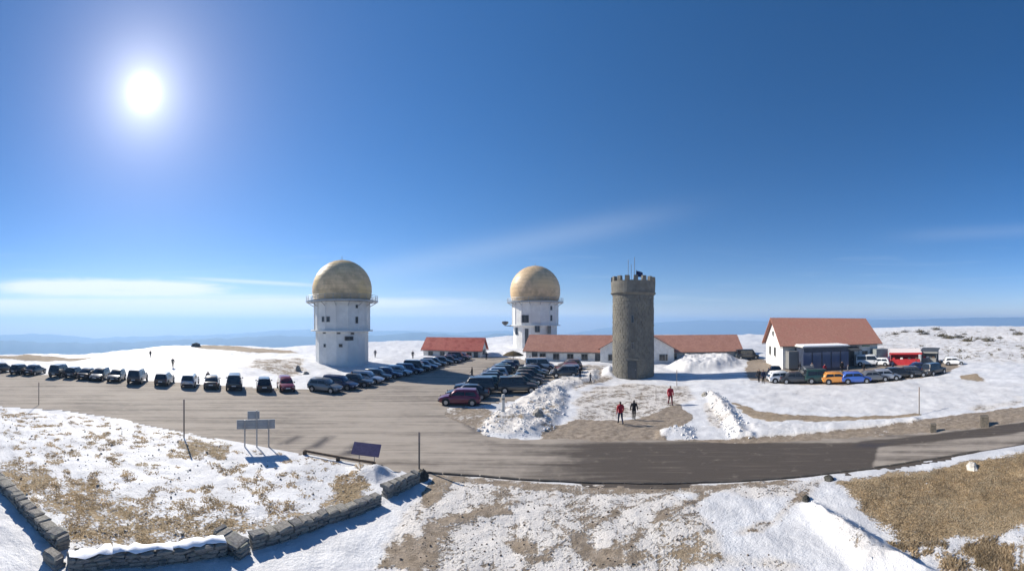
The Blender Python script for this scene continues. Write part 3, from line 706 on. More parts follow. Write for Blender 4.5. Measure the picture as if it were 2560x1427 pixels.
# ------------------------------------------------------------------ vehicles
def loft(secs, m=None):
    """rings of equal length -> closed skin"""
    mb = MB(); n = len(secs[0]); vs = [p for s_ in secs for p in s_]
    fs = [(i*n+k, i*n+(k+1) % n, (i+1)*n+(k+1) % n, (i+1)*n+k) for i in range(len(secs)-1) for k in range(n)]
    fs += [tuple(range(n))[::-1], tuple((len(secs)-1)*n+k for k in range(n))]
    mb.add(vs, fs); return mb
CAR_KINDS = {   # length, half width, station table: (x, lower edge, bonnet/belt height, half-width factor); greenhouse: base front, top front, top rear, base rear, roof height
    'hatchback': (4.05, .86, [(-2.02,.42,.78,.80),(-1.93,.28,.86,.93),(-1.2,.24,.95,1.0),(-.2,.22,.96,1.0),(.75,.22,.95,1.0),(1.3,.24,.88,.98),(1.85,.28,.72,.90),(2.02,.38,.58,.74)], (1.0,.28,-1.55,-1.98,1.48)),
    'saloon': (4.5, .88, [(-2.25,.42,.80,.80),(-2.15,.28,.90,.92),(-1.4,.24,.97,1.0),(-.2,.22,.95,1.0),(.75,.22,.94,1.0),(1.4,.24,.86,.98),(2.05,.28,.70,.90),(2.25,.38,.56,.74)], (1.0,.25,-1.05,-1.75,1.44)),
    'estate': (4.5, .88, [(-2.25,.42,.82,.82),(-2.16,.28,.92,.94),(-1.4,.24,.97,1.0),(-.2,.22,.96,1.0),(.75,.22,.94,1.0),(1.4,.24,.87,.98),(2.05,.28,.70,.90),(2.25,.38,.56,.74)], (1.0,.28,-1.95,-2.2,1.49)),
    'off-roader': (4.5, .92, [(-2.25,.50,.95,.88),(-2.18,.38,1.05,.96),(-1.4,.34,1.10,1.0),(-.2,.32,1.10,1.0),(.85,.32,1.08,1.0),(1.4,.34,1.04,.98),(2.1,.38,.92,.93),(2.25,.46,.75,.82)], (1.05,.5,-1.95,-2.2,1.78)),
    'van': (4.9, .95, [(-2.45,.45,1.05,.92),(-2.40,.36,1.12,.97),(-1.4,.32,1.14,1.0),(-.2,.3,1.14,1.0),(1.1,.3,1.12,1.0),(1.7,.32,1.04,.98),(2.3,.36,.85,.93),(2.45,.44,.65,.82)], (1.75,1.05,-2.32,-2.42,2.05)),
}
CARMESH = {}
def car_meshes(kind):
    if kind in CARMESH: return CARMESH[kind]
    L, hw, st, (bf, tf, tr, br, rh) = CAR_KINDS[kind]
    def ring(x, lo, hi, k):
        w = hw*k
        pts = [(-w*.86, lo), (-w*.99, lo+.12), (-w, lo+.34), (-w*.97, hi-.16), (-w*.90, hi-.02), (-w*.5, hi+.02)]
        return [(x, p[0], p[1]) for p in pts]+[(x, -p[0], p[1]) for p in pts[::-1]]
    body = loft([ring(*s_) for s_ in st]); belt = lambda x: float(np.interp(x, [s_[0] for s_ in st], [s_[2] for s_ in st]))
    # greenhouse: pillars and roof
    def gring(x, z, k0, k1, zb):
        w0, w1 = hw*k0, hw*k1
        return [(x, -w0, zb), (x, -w1, z-.10), (x, -w1*.86, z), (x, 0, z+.03), (x, w1*.86, z), (x, w1, z-.10), (x, w0, zb)]
    zb = lambda x: belt(x)-.06
    secs = []
    for (x, f) in ((bf, 0), (bf*.45+tf*.55, .62), (tf, 1), ((tf+tr)/2, 1.02), (tr, 1), (br*.5+tr*.5, .55), (br, 0)):
        z = zb(x)+.02+(rh-zb(x))*f; kk = .90-.14*max(f, .15)
        secs.append(gring(x, z if f > 0 else zb(x)+.03, .92, kk if f > 0 else .90, zb(x)))
    gh = loft(secs); body.add(gh.v, gh.f)
    # glass, set 6 mm proud of the pillars
    def side(s_, x0, x1, f0, f1, f2=None):
        def p(x, f):
            z = zb(x)+.10+(rh-.16-zb(x)-.10)*f; k = .915-.135*f
            return (x, s_*(hw*k+.012), z)
        a, b_, c, d_ = p(x0, 0), p(x1, 0), p(f1, .96), p(f0, .96)
        return [a, b_, c, d_] if s_ < 0 else [d_, c, b_, a]
    g = {'side': []}; midx = (tf+tr)/2+.1
    for s_ in (-1, 1):
        g['side'].append(MB().slab(side(s_, midx+.04, bf-.20, midx+.04, tf-.02), .02).mesh('side_window', M_CARGLASS))
        g['side'].append(MB().slab(side(s_, tr*.55+br*.45+.12, midx-.04, tr+.12, midx-.04), .02).mesh('side_window', M_CARGLASS))
    def cross(x0, x1, sgn):
        z0, z1 = zb(x0)+.09, rh-.05; w0, w1 = hw*.80, hw*.68
        o = .02*sgn
        q = [(x0+o, -w0, z0), (x0+o, w0, z0), (x1+o, w1, z1), (x1+o, -w1, z1)]
        return q if sgn > 0 else q[::-1]
    g['front'] = MB().slab(cross(bf-.02, tf+.06, 1), .02).mesh('windscreen', M_CARGLASS)
    g['rear'] = MB().slab(cross(br+.02, tr-.05, -1), .02).mesh('rear_window', M_CARGLASS)
    wr = .32 if kind not in ('off-roader', 'van') else .37
    tyre = MB(); tyre.lathe([(wr*.62, -.1), (wr*.94, -.1), (wr, -.06), (wr, .06), (wr*.94, .1), (wr*.62, .1)], 18)
    tyre.v = [(v[0], v[2], v[1]) for v in tyre.v]
    rim = MB(); rim.lathe([(wr*.2, .108), (wr*.6, .104), (wr*.62, -.104), (wr*.2, -.108)], 14); rim.v = [(v[0], v[2], v[1]) for v in rim.v]
    xf, xr = st[-1][0]-.78, st[0][0]+.78
    wheels = [(x, s_*(hw-.07), wr) for x in (xf, xr) for s_ in (-1, 1)]
    arch = MB(); arch.lathe([(wr+.07, -.05), (wr+.07, .05)], 18); arch.v = [(v[0], v[2], v[1]) for v in arch.v]
    zf = st[-1][1]
    bump_f = MB().box((st[-1][0]-.05, 0, zf+.02), (.16, hw*1.35, .16)).mesh('bumper', M_TRIM); bump_r = MB().box((st[0][0]+.05, 0, zf+.04), (.16, hw*1.45, .16)).mesh('bumper', M_TRIM)
    archp = [(x, (hw-.028)*(1 if y_ > 0 else -1), z_+.03) for (x, y_, z_) in wheels]
    xh, zh = st[-1][0]-.16, st[-2][2]-.14
    hl = MB().box((0, 0, 0), (.22, .34, .15), None, 0, .2).mesh('headlight', M_LAMP); tl = MB().box((0, 0, 0), (.12, .22, .26), None, 0, .15).mesh('tail_light', M_TAIL)
    CARMESH[kind] = dict(body=body.mesh('body', PAINT['black'], 'auto'), glass=g, tyre=tyre.mesh('wheel', M_RUBBER), rim=rim.mesh('rim', M_RIM), wheels=wheels, bump=(bump_f, bump_r), arch=arch.mesh('wheel_arch', M_TRIM), archp=archp,
        hl=hl, tl=tl, hlp=[(xh, s_*hw*.66, zh) for s_ in (-1, 1)], tlp=[(st[0][0]+.10, s_*hw*.74, st[1][2]-.14) for s_ in (-1, 1)], hw=hw,
        mirror=MB().box((0,0,0), (.12,.18,.13), None, 0, .2).mesh('wing_mirror', M_TRIM), mp=[(bf-.25, s_*(hw+.06), belt(bf)+.06) for s_ in (-1, 1)],
        plate=MB().box((0,0,0), (.02,.5,.11)).mesh('number_plate', M_PLATE), pp=[(st[-1][0]+.02,0,zf+.14),(st[0][0]-.02,0,.62 if kind != 'van' else .8)])
    return CARMESH[kind]
BODYM = {}
def car(kind, colour, x, y, yaw, label, group, z=None, detail=True):
    M = car_meshes(kind); z = gz(x, y)+.03 if z is None else z
    o = tag(empty('parked_'+{'hatchback':'car','saloon':'car','estate':'car','off-roader':'off_roader','van':'van'}[kind], (x, y, z), yaw), label, 'van' if kind == 'van' else 'car', group)
    if (kind, colour) not in BODYM:
        me = M['body'].copy(); me.materials.clear(); me.materials.append(PAINT[colour]); BODYM[kind, colour] = me
    bo = link('body', BODYM[kind, colour], o)
    for q in M['bump']: link('bumper', q, o)
    for q in M['archp']: link('wheel_arch', M['arch'], o, q)
    link('windscreen', M['glass']['front'], o); link('rear_window', M['glass']['rear'], o)
    for q in M['glass']['side']: link('side_window', q, o)
    for p in M['wheels']:
        w = link('wheel', M['tyre'], o, p)
        if detail: link('rim', M['rim'], w)
    for p in M['hlp']: link('headlight', M['hl'], o, p)
    for p in M['tlp']: link('tail_light', M['tl'], o, p)
    if detail:
        for p in M['mp']: link('wing_mirror', M['mirror'], o, p)
        for p in M['pp']: link('number_plate', M['plate'], o, p)
    return o

# row along the snow field (left to right); nose to the snow
row1 = [(-75,930,'saloon','black'),(5,936,'hatchback','brown'),(52,940,'hatchback','black'),(88,941,'saloon','black'),(152,946,'off-roader','black'),(188,948,'hatchback','dark_grey'),(222,951,'saloon','black'),
        (250,954,'estate','black'),(292,957,'hatchback','black'),(345,961,'off-roader','brown'),(412,965,'estate','brown'),(476,969,'estate','silver'),(530,973,'saloon','dark_grey'),(586,976,'off-roader','black'),
        (660,980,'hatchback','black'),(714,980,'hatchback','dark_red')]
names = {'black':'black','dark_grey':'dark grey','silver':'silver','white':'white','dark_red':'dark red','maroon':'maroon','dark_blue':'dark blue','blue':'bright blue','dark_green':'dark green','orange':'orange','brown':'dark brown','red':'red','grey':'grey'}
row1 = row1[1:]
dirn = Vector((G(586,976)[0]-G(52,940)[0], G(586,976)[1]-G(52,940)[1])); nrm = math.atan2(dirn.x, -dirn.y)
for i, (px, py, kd, cl) in enumerate(row1):
    x, y = G(px, py-6)
    car(kd, cl, x, y, nrm+random.uniform(-.10, .10)+(math.pi if random.random() < .3 else 0),
        f'{names[cl]} {kd}, {ORD[i]} from the left in the row along the snow field', 'cars parked along the snow field')
# row running away past the first dome
p0, p1 = Vector(G(792, 976)), Vector(G(1142, 898)); dv = (p1-p0); n2 = 17
cols2 = ['grey','dark_blue','dark_grey','silver','black','dark_blue','silver','dark_blue','black','dark_blue','grey','black','dark_grey','black','dark_blue','black','silver']
kinds2 = ['hatchback','estate','saloon','estate','hatchback','saloon','hatchback','estate','off-roader','saloon','hatchback','estate','hatchback','saloon','hatchback','off-roader','hatchback']
yaw2 = math.atan2(dv.x, -dv.y)
for i in range(n2):
    q = p0+dv*(i/(n2-1)); j = random.uniform(-.35, .35)
    car(kinds2[i], cols2[i], q.x+j+1.2, q.y, yaw2+math.pi+R(12)+random.uniform(-.07, .07), f'{names[cols2[i]]} {kinds2[i]}, {ORD[i]} from the front in the row receding past the first dome', 'cars in the receding row')
def spot(xx, yy):
    a = math.atan2(xx, yy)/K; r_ = math.hypot(xx, yy)*K; return r_*math.sin(a), r_*math.cos(a)
# cluster in the middle: three files of cars side-on
fA = [('hatchback','maroon'),('saloon','black'),('off-roader','black'),('estate','dark_green'),('hatchback','black'),('saloon','dark_grey'),('hatchback','silver'),('estate','black'),('saloon','dark_green'),('hatchback','dark_blue'),('estate','grey')]
for i, (kd, cl) in enumerate(fA):
    xx, yy = spot(-5.0+.12*3.4*i, 41.2+3.4*i)
    lab = 'maroon hatchback at the near end of the middle car park beside the snow heap' if i == 0 else f'{names[cl]} {kd}, {ORD[i]} from the front in the left file of the middle car park'
    car(kd, cl, xx, yy, math.pi+R(4)+random.uniform(-.06, .06) if i else R(183), lab, 'cars in the left middle file')
fB = [('off-roader','black'),('hatchback','dark_green'),('saloon','dark_grey'),('hatchback','black'),('estate','dark_green'),('hatchback','silver'),('saloon','black'),('van','white'),('hatchback','dark_grey')]
for i, (kd, cl) in enumerate(fB):
    xx, yy = spot(.6+.17*3.4*i, 48.6+3.4*i)
    car(kd, cl, xx, yy, R(4)+random.uniform(-.06, .06), f'{names[cl]} {kd}, {ORD[i]} from the front in the centre file of the middle car park', 'cars in the centre middle file')
fC = [('hatchback','dark_grey'),('estate','silver'),('hatchback','maroon'),('saloon','black'),('hatchback','grey')]
for i, (kd, cl) in enumerate(fC):
    xx, yy = spot(7.4+.2*3.4*i, 61.5+3.4*i)
    car(kd, cl, xx, yy, math.pi+random.uniform(-.06, .06), f'{names[cl]} {kd}, {ORD[i]} from the front in the right file of the middle car park', 'cars in the right middle file')
# right car park
rc = [(1955,955,'hatchback','white',20),(1992,957,'saloon','dark_grey',8),(2052,956,'off-roader','dark_green',15),(2093,958,'hatchback','orange',10),(2140,957,'hatchback','blue',12),(2182,953,'saloon','grey',18),
      (2215,950,'hatchback','silver',14),(2250,944,'estate','black',20),(2285,941,'hatchback','dark_grey',10),(2335,936,'off-roader','black',55),(2385,912,'hatchback','white',10),(2018,940,'estate','grey',100),(2300,928,'saloon','dark_blue',15),(1938,938,'saloon','black',95),(1868,900,'van','dark_grey',15),(2172,914,'van','white',5),(2198,914,'hatchback','white',170)]
lab_r = ['white hatchback at the left end of the car park below the glazed porch','dark grey saloon beside the white hatchback below the glazed porch','dark green off-roader beside the orange car','orange hatchback in front of the large white building',
         'bright blue hatchback beside the orange car','grey saloon to the right of the bright blue car','silver hatchback below the red market stall','black estate car in front of the red market stall','dark grey hatchback to the right of the black estate by the stall',
         'black off-roader standing alone right of the red market stall','white hatchback farthest right, below the snowy hillside','grey estate car standing close to the glazed porch','dark blue saloon between the red market stall and the black estate','black saloon behind the white hatchback at the left end','dark grey van at the end of the long red roofed building','white van by the wall of the large white building','white hatchback parked just right of the white van by the building']
for (px, py, kd, cl, yw), lb_ in zip(rc, lab_r):
    x, y = G(px, py)
    car(kd, cl, x, y, -az(px)+R(yw), lb_, 'cars below the large white building')

# ------------------------------------------------------------------ market stall and canopy
M_STALLRED = mat('stall_red', (.5, .035, .04), .6, .3, var=.15, scale=3)
def stall(px, d, rz, w, label, sidem, topm, name='market_stall'):
    x, y = P(px, d); o = tag(empty(name, (x, y, gz(x, y)), -az(px)+rz), label, 'stall')
    for sx in (-1, 1):
        for sy in (-1, 1): MB().tube([(sx*w/2, sy*1.2, -.3), (sx*w/2, sy*1.2, 2.4+.3*(sy+1)/2)], .05, 6).build('post', M_STEEL, o)
    MB().slab([(-w/2-.3,-1.6,2.35),(w/2+.3,-1.6,2.35),(w/2+.3,1.5,2.95),(-w/2-.3,1.5,2.95)], .08).build('canopy', topm, o)
    MB().box((0,-1.62,2.2), (w+.6,.05,.35)).build('valance', sidem, o)
    MB().box((0,-1.15,.55), (w-.15,.5,1.1)).build('counter', sidem, o)
    MB().box((0,1.25,1.25), (w-.1,.06,2.4)).build('back_panel', sidem, o)
    MB().box((-w/2-.03,0,1.25), (.06,2.4,2.4)).build('side_panel', sidem, o)
    for k in range(4): MB().box((-w/2+.6+k*(w-1.2)/3, -1.15, 1.1+.16), (.45,.35,.3), None, .1*k, .1).build('goods', [M_STALLRED, M_WHITE, M_DARKMETAL, M_WOOD][k], o)
    return o
stall(2262, 83*K, R(6), 5.6, 'red market stall with pale sloping canopy right of the large white building', M_STALLRED, mat('stall_canopy', (.66, .60, .57), .7, .3))
stall(2325, 86*K, R(-10), 3.0, 'small grey stall between the red market stall and the snowy hillside', M_FRAME, M_DARKMETAL)
def parasol():
    x, y = P(1283, 82*K); o = tag(empty('parasol', (x, y, gz(x, y))), 'wide dark brown canopy behind the middle car park, below the smaller dome', 'parasol')
    MB().tube([(0,0,-.2),(0,0,2.6)], .05, 8).build('pole', M_DARKMETAL, o)
    MB().lathe([(2.0,1.75),(1.95,1.85),(1.1,2.35),(.05,2.65)], 12, cap=False).build('canopy', mat('brown_canvas', (.085,.065,.035), .9, .1, var=.2), o)
    for k in range(6):
        a = k*math.pi/3; MB().tube([(0,0,2.5),(1.9*math.cos(a),1.9*math.sin(a),1.8)], .02, 4).build('rib', M_DARKMETAL, o)
parasol()

# ------------------------------------------------------------------ signs, poles, rails, kerb
def signboard():
    x, y = G(640, 1118); z = gz(x, y); d = math.hypot(x, y); k = d/F
    o = tag(empty('direction_sign', (x, y, z), -az(640)+R(4)), 'grey road sign on three posts, seen from behind, at the edge of the snow field', 'sign')
    for xx, top in ((-28*k, 68*k), (2*k, 92*k), (32*k, 66*k)): MB().tube([(xx, 0, -.4), (xx, 0, top)], .045, 8).build('post', M_STEEL, o)
    MB().box((0, .09, 56*k), (96*k, .05, 23*k)).build('panel', mat('sign_back', (.30,.32,.34), .55, .4, metal=.3, var=.1, scale=4), o)
    MB().box((-6*k, .09, 79*k), (30*k, .05, 20*k)).build('upper_panel', MATS['sign_back'], o)
    for zz in (50*k, 62*k): MB().box((0, .055, zz), (90*k, .03, .06)).build('stiffener', M_STEEL, o)
signboard()
def infoboard():
    x, y = G(915, 1160); z = gz(x, y); d = math.hypot(x, y); k = d/F
    o = tag(empty('information_board', (x, y, z), -az(915)+R(-18)), 'low tilted dark purple information board on two thin legs by the road edge', 'sign')
    for xx in (-18*k, 22*k): MB().tube([(xx, 0, -.3), (xx, 0, 33*k)], .03, 6).build('leg', M_STEEL, o)
    MB().slab([(-36*k,-.26,26*k),(36*k,-.26,26*k),(36*k,.30,48*k),(-36*k,.30,48*k)], .05).build('panel', mat('purple_panel', (.075,.06,.13), .4, .4, var=.2, scale=8), o)
infoboard()
M_POLE = mat('pole_paint', (.20, .17, .14), .7, .3)
for px, base, top, r_, lab in ((97,1012,955,.04,'thin snow pole farthest left at the edge of the road'),(460,1095,998,.05,'dark snow pole at the road edge left of the three-post sign'),
        (1048,1172,1078,.05,'tall snow pole at the end of the low stone wall'),(2298,1038,968,.05,'thin dark snow pole in the snow field at right'),(1692,962,922,.04,'thin snow pole right of the round stone tower'),
        (1640,1000,968,.02,'short stake in the trodden snow near the red-jacketed walkers')):
    x, y = G(px, base); d = math.hypot(x, y); z = gz(x, y); h = (base-top)*d/F
    o = tag(empty('snow_pole', (x, y, z)), lab, 'pole', 'snow poles')
    MB().tube([(0,0,-.3),(0,0,h*.72)], r_, 8).build('shaft', M_POLE, o)
    MB().tube([(0,0,h*.72),(0,0,h)], r_*1.12, 8).build('top_band', mat('pole_band', (.30,.24,.2), .7, .3), o)
x, y = G(1258, 1045); o = tag(empty('marker_post', (x, y, gz(x, y))), 'thick pale marker post standing in the snow heap behind the maroon car', 'post')
MB().lathe([(.13,-.6),(.13,1.35),(.10,1.45)], 12).build('post_shaft', mat('pale_post', (.55,.54,.5), .8, .2, var=.1), o)
MB().lathe([(.135,1.0),(.135,1.15)], 12).build('reflector_band', M_FRAME, o)
# wooden rail by the information board
def rail(pts, label, h, name='wooden_rail', post_every=1):
    q = [Vector((*G(*p), 0)) for p in pts]; c = q[0]; z = gz(c.x, c.y)
    o = tag(empty(name, (c.x, c.y, 0)), label, 'rail')
    for i, p in enumerate(q):
        zz = gz(p.x, p.y); l = p-c; MB().box((l.x, l.y, zz+h/2-.1), (.2, .2, h+.2), None, .3).build('post', M_WOOD, o)
    for a, b_ in zip(q[:-1], q[1:]):
        za, zb_ = gz(a.x, a.y), gz(b_.x, b_.y); la, lb2 = a-c, b_-c
        MB().tube([(la.x, la.y, za+h), (lb2.x, lb2.y, zb_+h)], .07, 6).build('beam', M_WOOD, o)
rail([(762,1136),(845,1152),(935,1168)], 'low brown wooden rail in front of the information board', .22)
mat('dark_granite_post', (.12,.105,.085), .9, .2, var=.3, scale=6, bump=.02)
def stone_block(px, py, w, h, lab):
    x, y = G(px, py); o = tag(empty('stone_block', (x, y, gz(x, y)), -az(px)+.2), lab, 'stone block')
    MB().box((0,0,h/2-.15), (w, w*.8, h+.3), None, 0, .08).build('plinth', MATS['dark_granite_post'], o); MB().box((0,0,h+.05), (w*1.06, w*.86, .1), None, 0, .15).build('cap_stone', MATS['dark_granite_post'], o)
stone_block(2461, 1066, .62, .72, 'squat stone block on the far verge of the road, nearest the right edge')
stone_block(2333, 1080, .42, .5, 'small stone block on the far verge, left of the squat one')
# kerb stones added along the near road edge, darkened to imitate its shadow line
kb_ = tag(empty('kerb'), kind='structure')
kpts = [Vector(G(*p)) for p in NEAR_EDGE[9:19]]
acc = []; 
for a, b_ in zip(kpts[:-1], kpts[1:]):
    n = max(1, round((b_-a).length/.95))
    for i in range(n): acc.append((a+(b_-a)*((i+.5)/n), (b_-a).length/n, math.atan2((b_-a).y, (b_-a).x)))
kme = [MB().box((0,0,0), (.96,.13,.22), mat('kerb_shadow_tone', (.075,.068,.06), .9, .15, var=.3, scale=5), 0, .04).mesh('kerb_stone') for _ in range(3)]  # dark tone stands in for the shade along the road edge
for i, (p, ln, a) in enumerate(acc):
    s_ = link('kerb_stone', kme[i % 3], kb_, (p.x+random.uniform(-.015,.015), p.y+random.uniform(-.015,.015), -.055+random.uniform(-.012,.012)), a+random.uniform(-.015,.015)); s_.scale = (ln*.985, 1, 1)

# ------------------------------------------------------------------ dry-stone walls in the foreground
def stone_mesh(seed):
    r_ = random.Random(seed); vs = []
    for zz, kk in ((-.5, .96), (.22, 1.0), (.5, .72)):
        for xx, yy in ((-1,-1),(0,-1.08),(1,-1),(1,1),(0,1.08),(-1,1)):
            vs.append((kk*xx*.5*(1-r_.uniform(0,.22)), kk*yy*.5*(1-r_.uniform(0,.26)), zz*(1-r_.uniform(0,.34))))
    return MB().add(vs, [(5,4,3,2,1,0),(12,13,14,15,16,17)]+[(b_+k, b_+(k+1) % 6, b_+6+(k+1) % 6, b_+6+k) for b_ in (0, 6) for k in range(6)]).mesh('stone', M_STONE)
STONES = [stone_mesh(i) for i in range(10)]
M_STONES = [mat(f'granite_{i}', c, .9, .2, var=.4, scale=6, bump=.03, var2=v2) for i, (c, v2) in enumerate((((.22,.205,.185),(.27,.26,.22)), ((.17,.165,.16),(.22,.22,.18)), ((.26,.245,.215),(.19,.18,.16))))]
for i, m_ in enumerate(STONES): m_.materials[0] = M_STONES[i % 3]
def stone_wall(name, label, pts, h, th, courses=3, cap_snow=False, slab=.0):
    q = [Vector(p) for p in pts]; o = tag(empty(name, (q[0].x, q[0].y, 0)), label, 'wall', 'low stone walls')
    for a, b_ in zip(q[:-1], q[1:]):
        L = (b_-a).length; ang_ = math.atan2((b_-a).y, (b_-a).x); hc = h/courses
        for c in range(courses):
            s0 = -random.uniform(0, .25)
            while s0 < L:
                ln = random.uniform(.24, .58) if c < courses-1 else random.uniform(.32, .75)
                e = min(s0+ln, L+.05); st_ = max(s0, -.05); m = (st_+e)/2; p = a+(b_-a)*(m/L)
                if e-st_ > .12:
                    s_ = link('stone', random.choice(STONES), o, (p.x-q[0].x, p.y-q[0].y, gz(p.x, p.y)-.05+hc*(c+.5)), ang_+random.uniform(-.09, .09)+(math.pi if random.random() < .5 else 0))
                    s_.scale = ((e-st_)*1.03, th*random.uniform(.85, 1.12)+(.06 if c == courses-1 else 0), hc*random.uniform(1.05, 1.45 if c == courses-1 else 1.25))
                    s_.rotation_euler.x = random.uniform(-.07, .07); s_.rotation_euler.y = random.uniform(-.07, .07)
                s0 = e
        cm = (a+b_)/2; MB().box((cm.x-q[0].x, cm.y-q[0].y, gz(cm.x, cm.y)+h*.38-.15), (L*.985, th*.62, h*.8+.3), M_STONES[1], ang_).build('light_stop_core', M_STONES[1], o)  # unseen box added inside the wall to block light slits between stones
        if cap_snow:
            n = max(2, int(L/.22)); mb = MB()
            rows = []
            for i in range(n+1):
                p = a+(b_-a)*(i/n)-q[0]; zz = gz(p.x+q[0].x, p.y+q[0].y)+h-.02; u = Vector((-math.sin(ang_), math.cos(ang_)))
                r1, r2 = th*.5*random.uniform(.45, 1.15), max(.0, random.uniform(-.03, .13))
                rows.append([(p.x-u.x*r1, p.y-u.y*r1, zz), (p.x-u.x*r1*.7, p.y-u.y*r1*.7, zz+r2*.8), (p.x, p.y, zz+r2), (p.x+u.x*r1*.7, p.y+u.y*r1*.7, zz+r2*.8), (p.x+u.x*r1, p.y+u.y*r1, zz)])
            mb.v = [v for r_ in rows for v in r_]; mb.f = [(i*5+k, i*5+k+1, (i+1)*5+k+1, (i+1)*5+k) for i in range(n) for k in range(4)]; mb.mi = [0]*len(mb.f)
            mb.build('snow_cap', M_SNOW, o, True)
    return o
wA = [G(-90,1150), G(0,1212), G(158,1372)]
stone_wall('stone_wall', 'low stone wall slanting down from the left edge, its shaded side dark', wA, .50, .55, 4)
stone_wall('stone_wall', 'short stub of stone wall at the lower left corner of the enclosure', [G(118,1394), G(150,1422)], .40, .45, 2)
stone_wall('stone_wall', 'low grey stone wall in the left foreground with snow along its top', [G(172,1424), G(282,1410), G(430,1402), G(562,1382)], .50, .5, 4, True)
stone_wall('stone_wall', 'short thick stone wall end standing across the gap beside the snowy wall', [G(548,1350), G(612,1395)], .50, .55, 4)
stone_wall('stone_wall', 'long low stone wall running from the gap up towards the road', [G(628,1368), G(800,1312), G(945,1256)], .50, .5, 4)
stone_wall('stone_wall', 'last length of stone wall ending at the tall snow pole by the road', [G(962,1244), G(1040,1206)], .58, .5, 4)
def rock(name, label, px, py, sz, seed, group='rocks', m=None):
    x, y = G(px, py); bm_ = MB(); r_ = random.Random(seed); n, k = 7, 10
    for i in range(n):
        t = -.5+1.5*i/(n-1)*.999
        for j in range(k):
            a = 2*math.pi*j/k; rr = math.cos(max(-1.4, min(1.45, t*math.pi/2*.95)))*r_.uniform(.78, 1.12)
            bm_.v.append((sz[0]*rr*math.cos(a), sz[1]*rr*math.sin(a), sz[2]*math.sin(t*math.pi/2)*r_.uniform(.88, 1.1)))
    bm_.f = [(i*k+j, i*k+(j+1) % k, (i+1)*k+(j+1) % k, (i+1)*k+j) for i in range(n-1) for j in range(k)]+[tuple((n-1)*k+j for j in range(k))]; bm_.mi = [0]*len(bm_.f)
    o = bm_.build(name, m or M_STONE); o.location = (x, y, gz(x, y)); o.rotation_euler.z = r_.uniform(0, 6)
    return tag(o, label, 'rock', group)
M_DARKROCK = mat('dark_rock', (.06,.058,.05), .95, .15, var=.4, scale=6, bump=.05)
rock('boulder', 'dark boulder at the end of the low stone wall beside the tall snow pole', 1056, 1198, (.38,.33,.5), 3, m=M_DARKROCK)
rock('boulder', 'dark stone at the corner of the white snow bank right of the bare road', 2014, 1252, (.26,.2,.2), 5, m=M_DARKROCK)
rock('boulder', 'snow-flecked boulder on the road verge above the dry grass', 2430, 1172, (.42,.35,.35), 8, m=mat('pale_rock', (.5,.47,.42), .9, .2, var=.3, scale=5))
rock('boulder', 'dark stone on the near road edge above the dry grass field', 2072, 1200, (.3,.25,.22), 9, m=M_DARKROCK)
kx_, ky_ = P(490, 126*K)
ro = rock('rock_outcrop', 'dark rock outcrop on top of the snowy knoll at left', 490, 872, (1.7,1.3,1.0), 12, m=mat('outcrop_rock', (.085,.09,.09), .95, .15, var=.3, scale=1.2, bump=.1)); ro.location = (kx_, ky_, gz(kx_, ky_)+.1)
for i, (px, py, sz, lab) in enumerate(((745,925,(.5,.4,.9),'tall dark stone in the snow left of the taller dome'),(765,932,(.55,.4,.45),'low dark stone just right of the tall stone left of the taller dome'),(1345,1052,(.5,.35,.42),'grey block of ice and stone on the snow heap'),(1762,990,(.5,.4,.4),'grey stone at the top of the ramp-shaped snow bank'))):
    rock('boulder', lab, px, py, sz, 30+i)

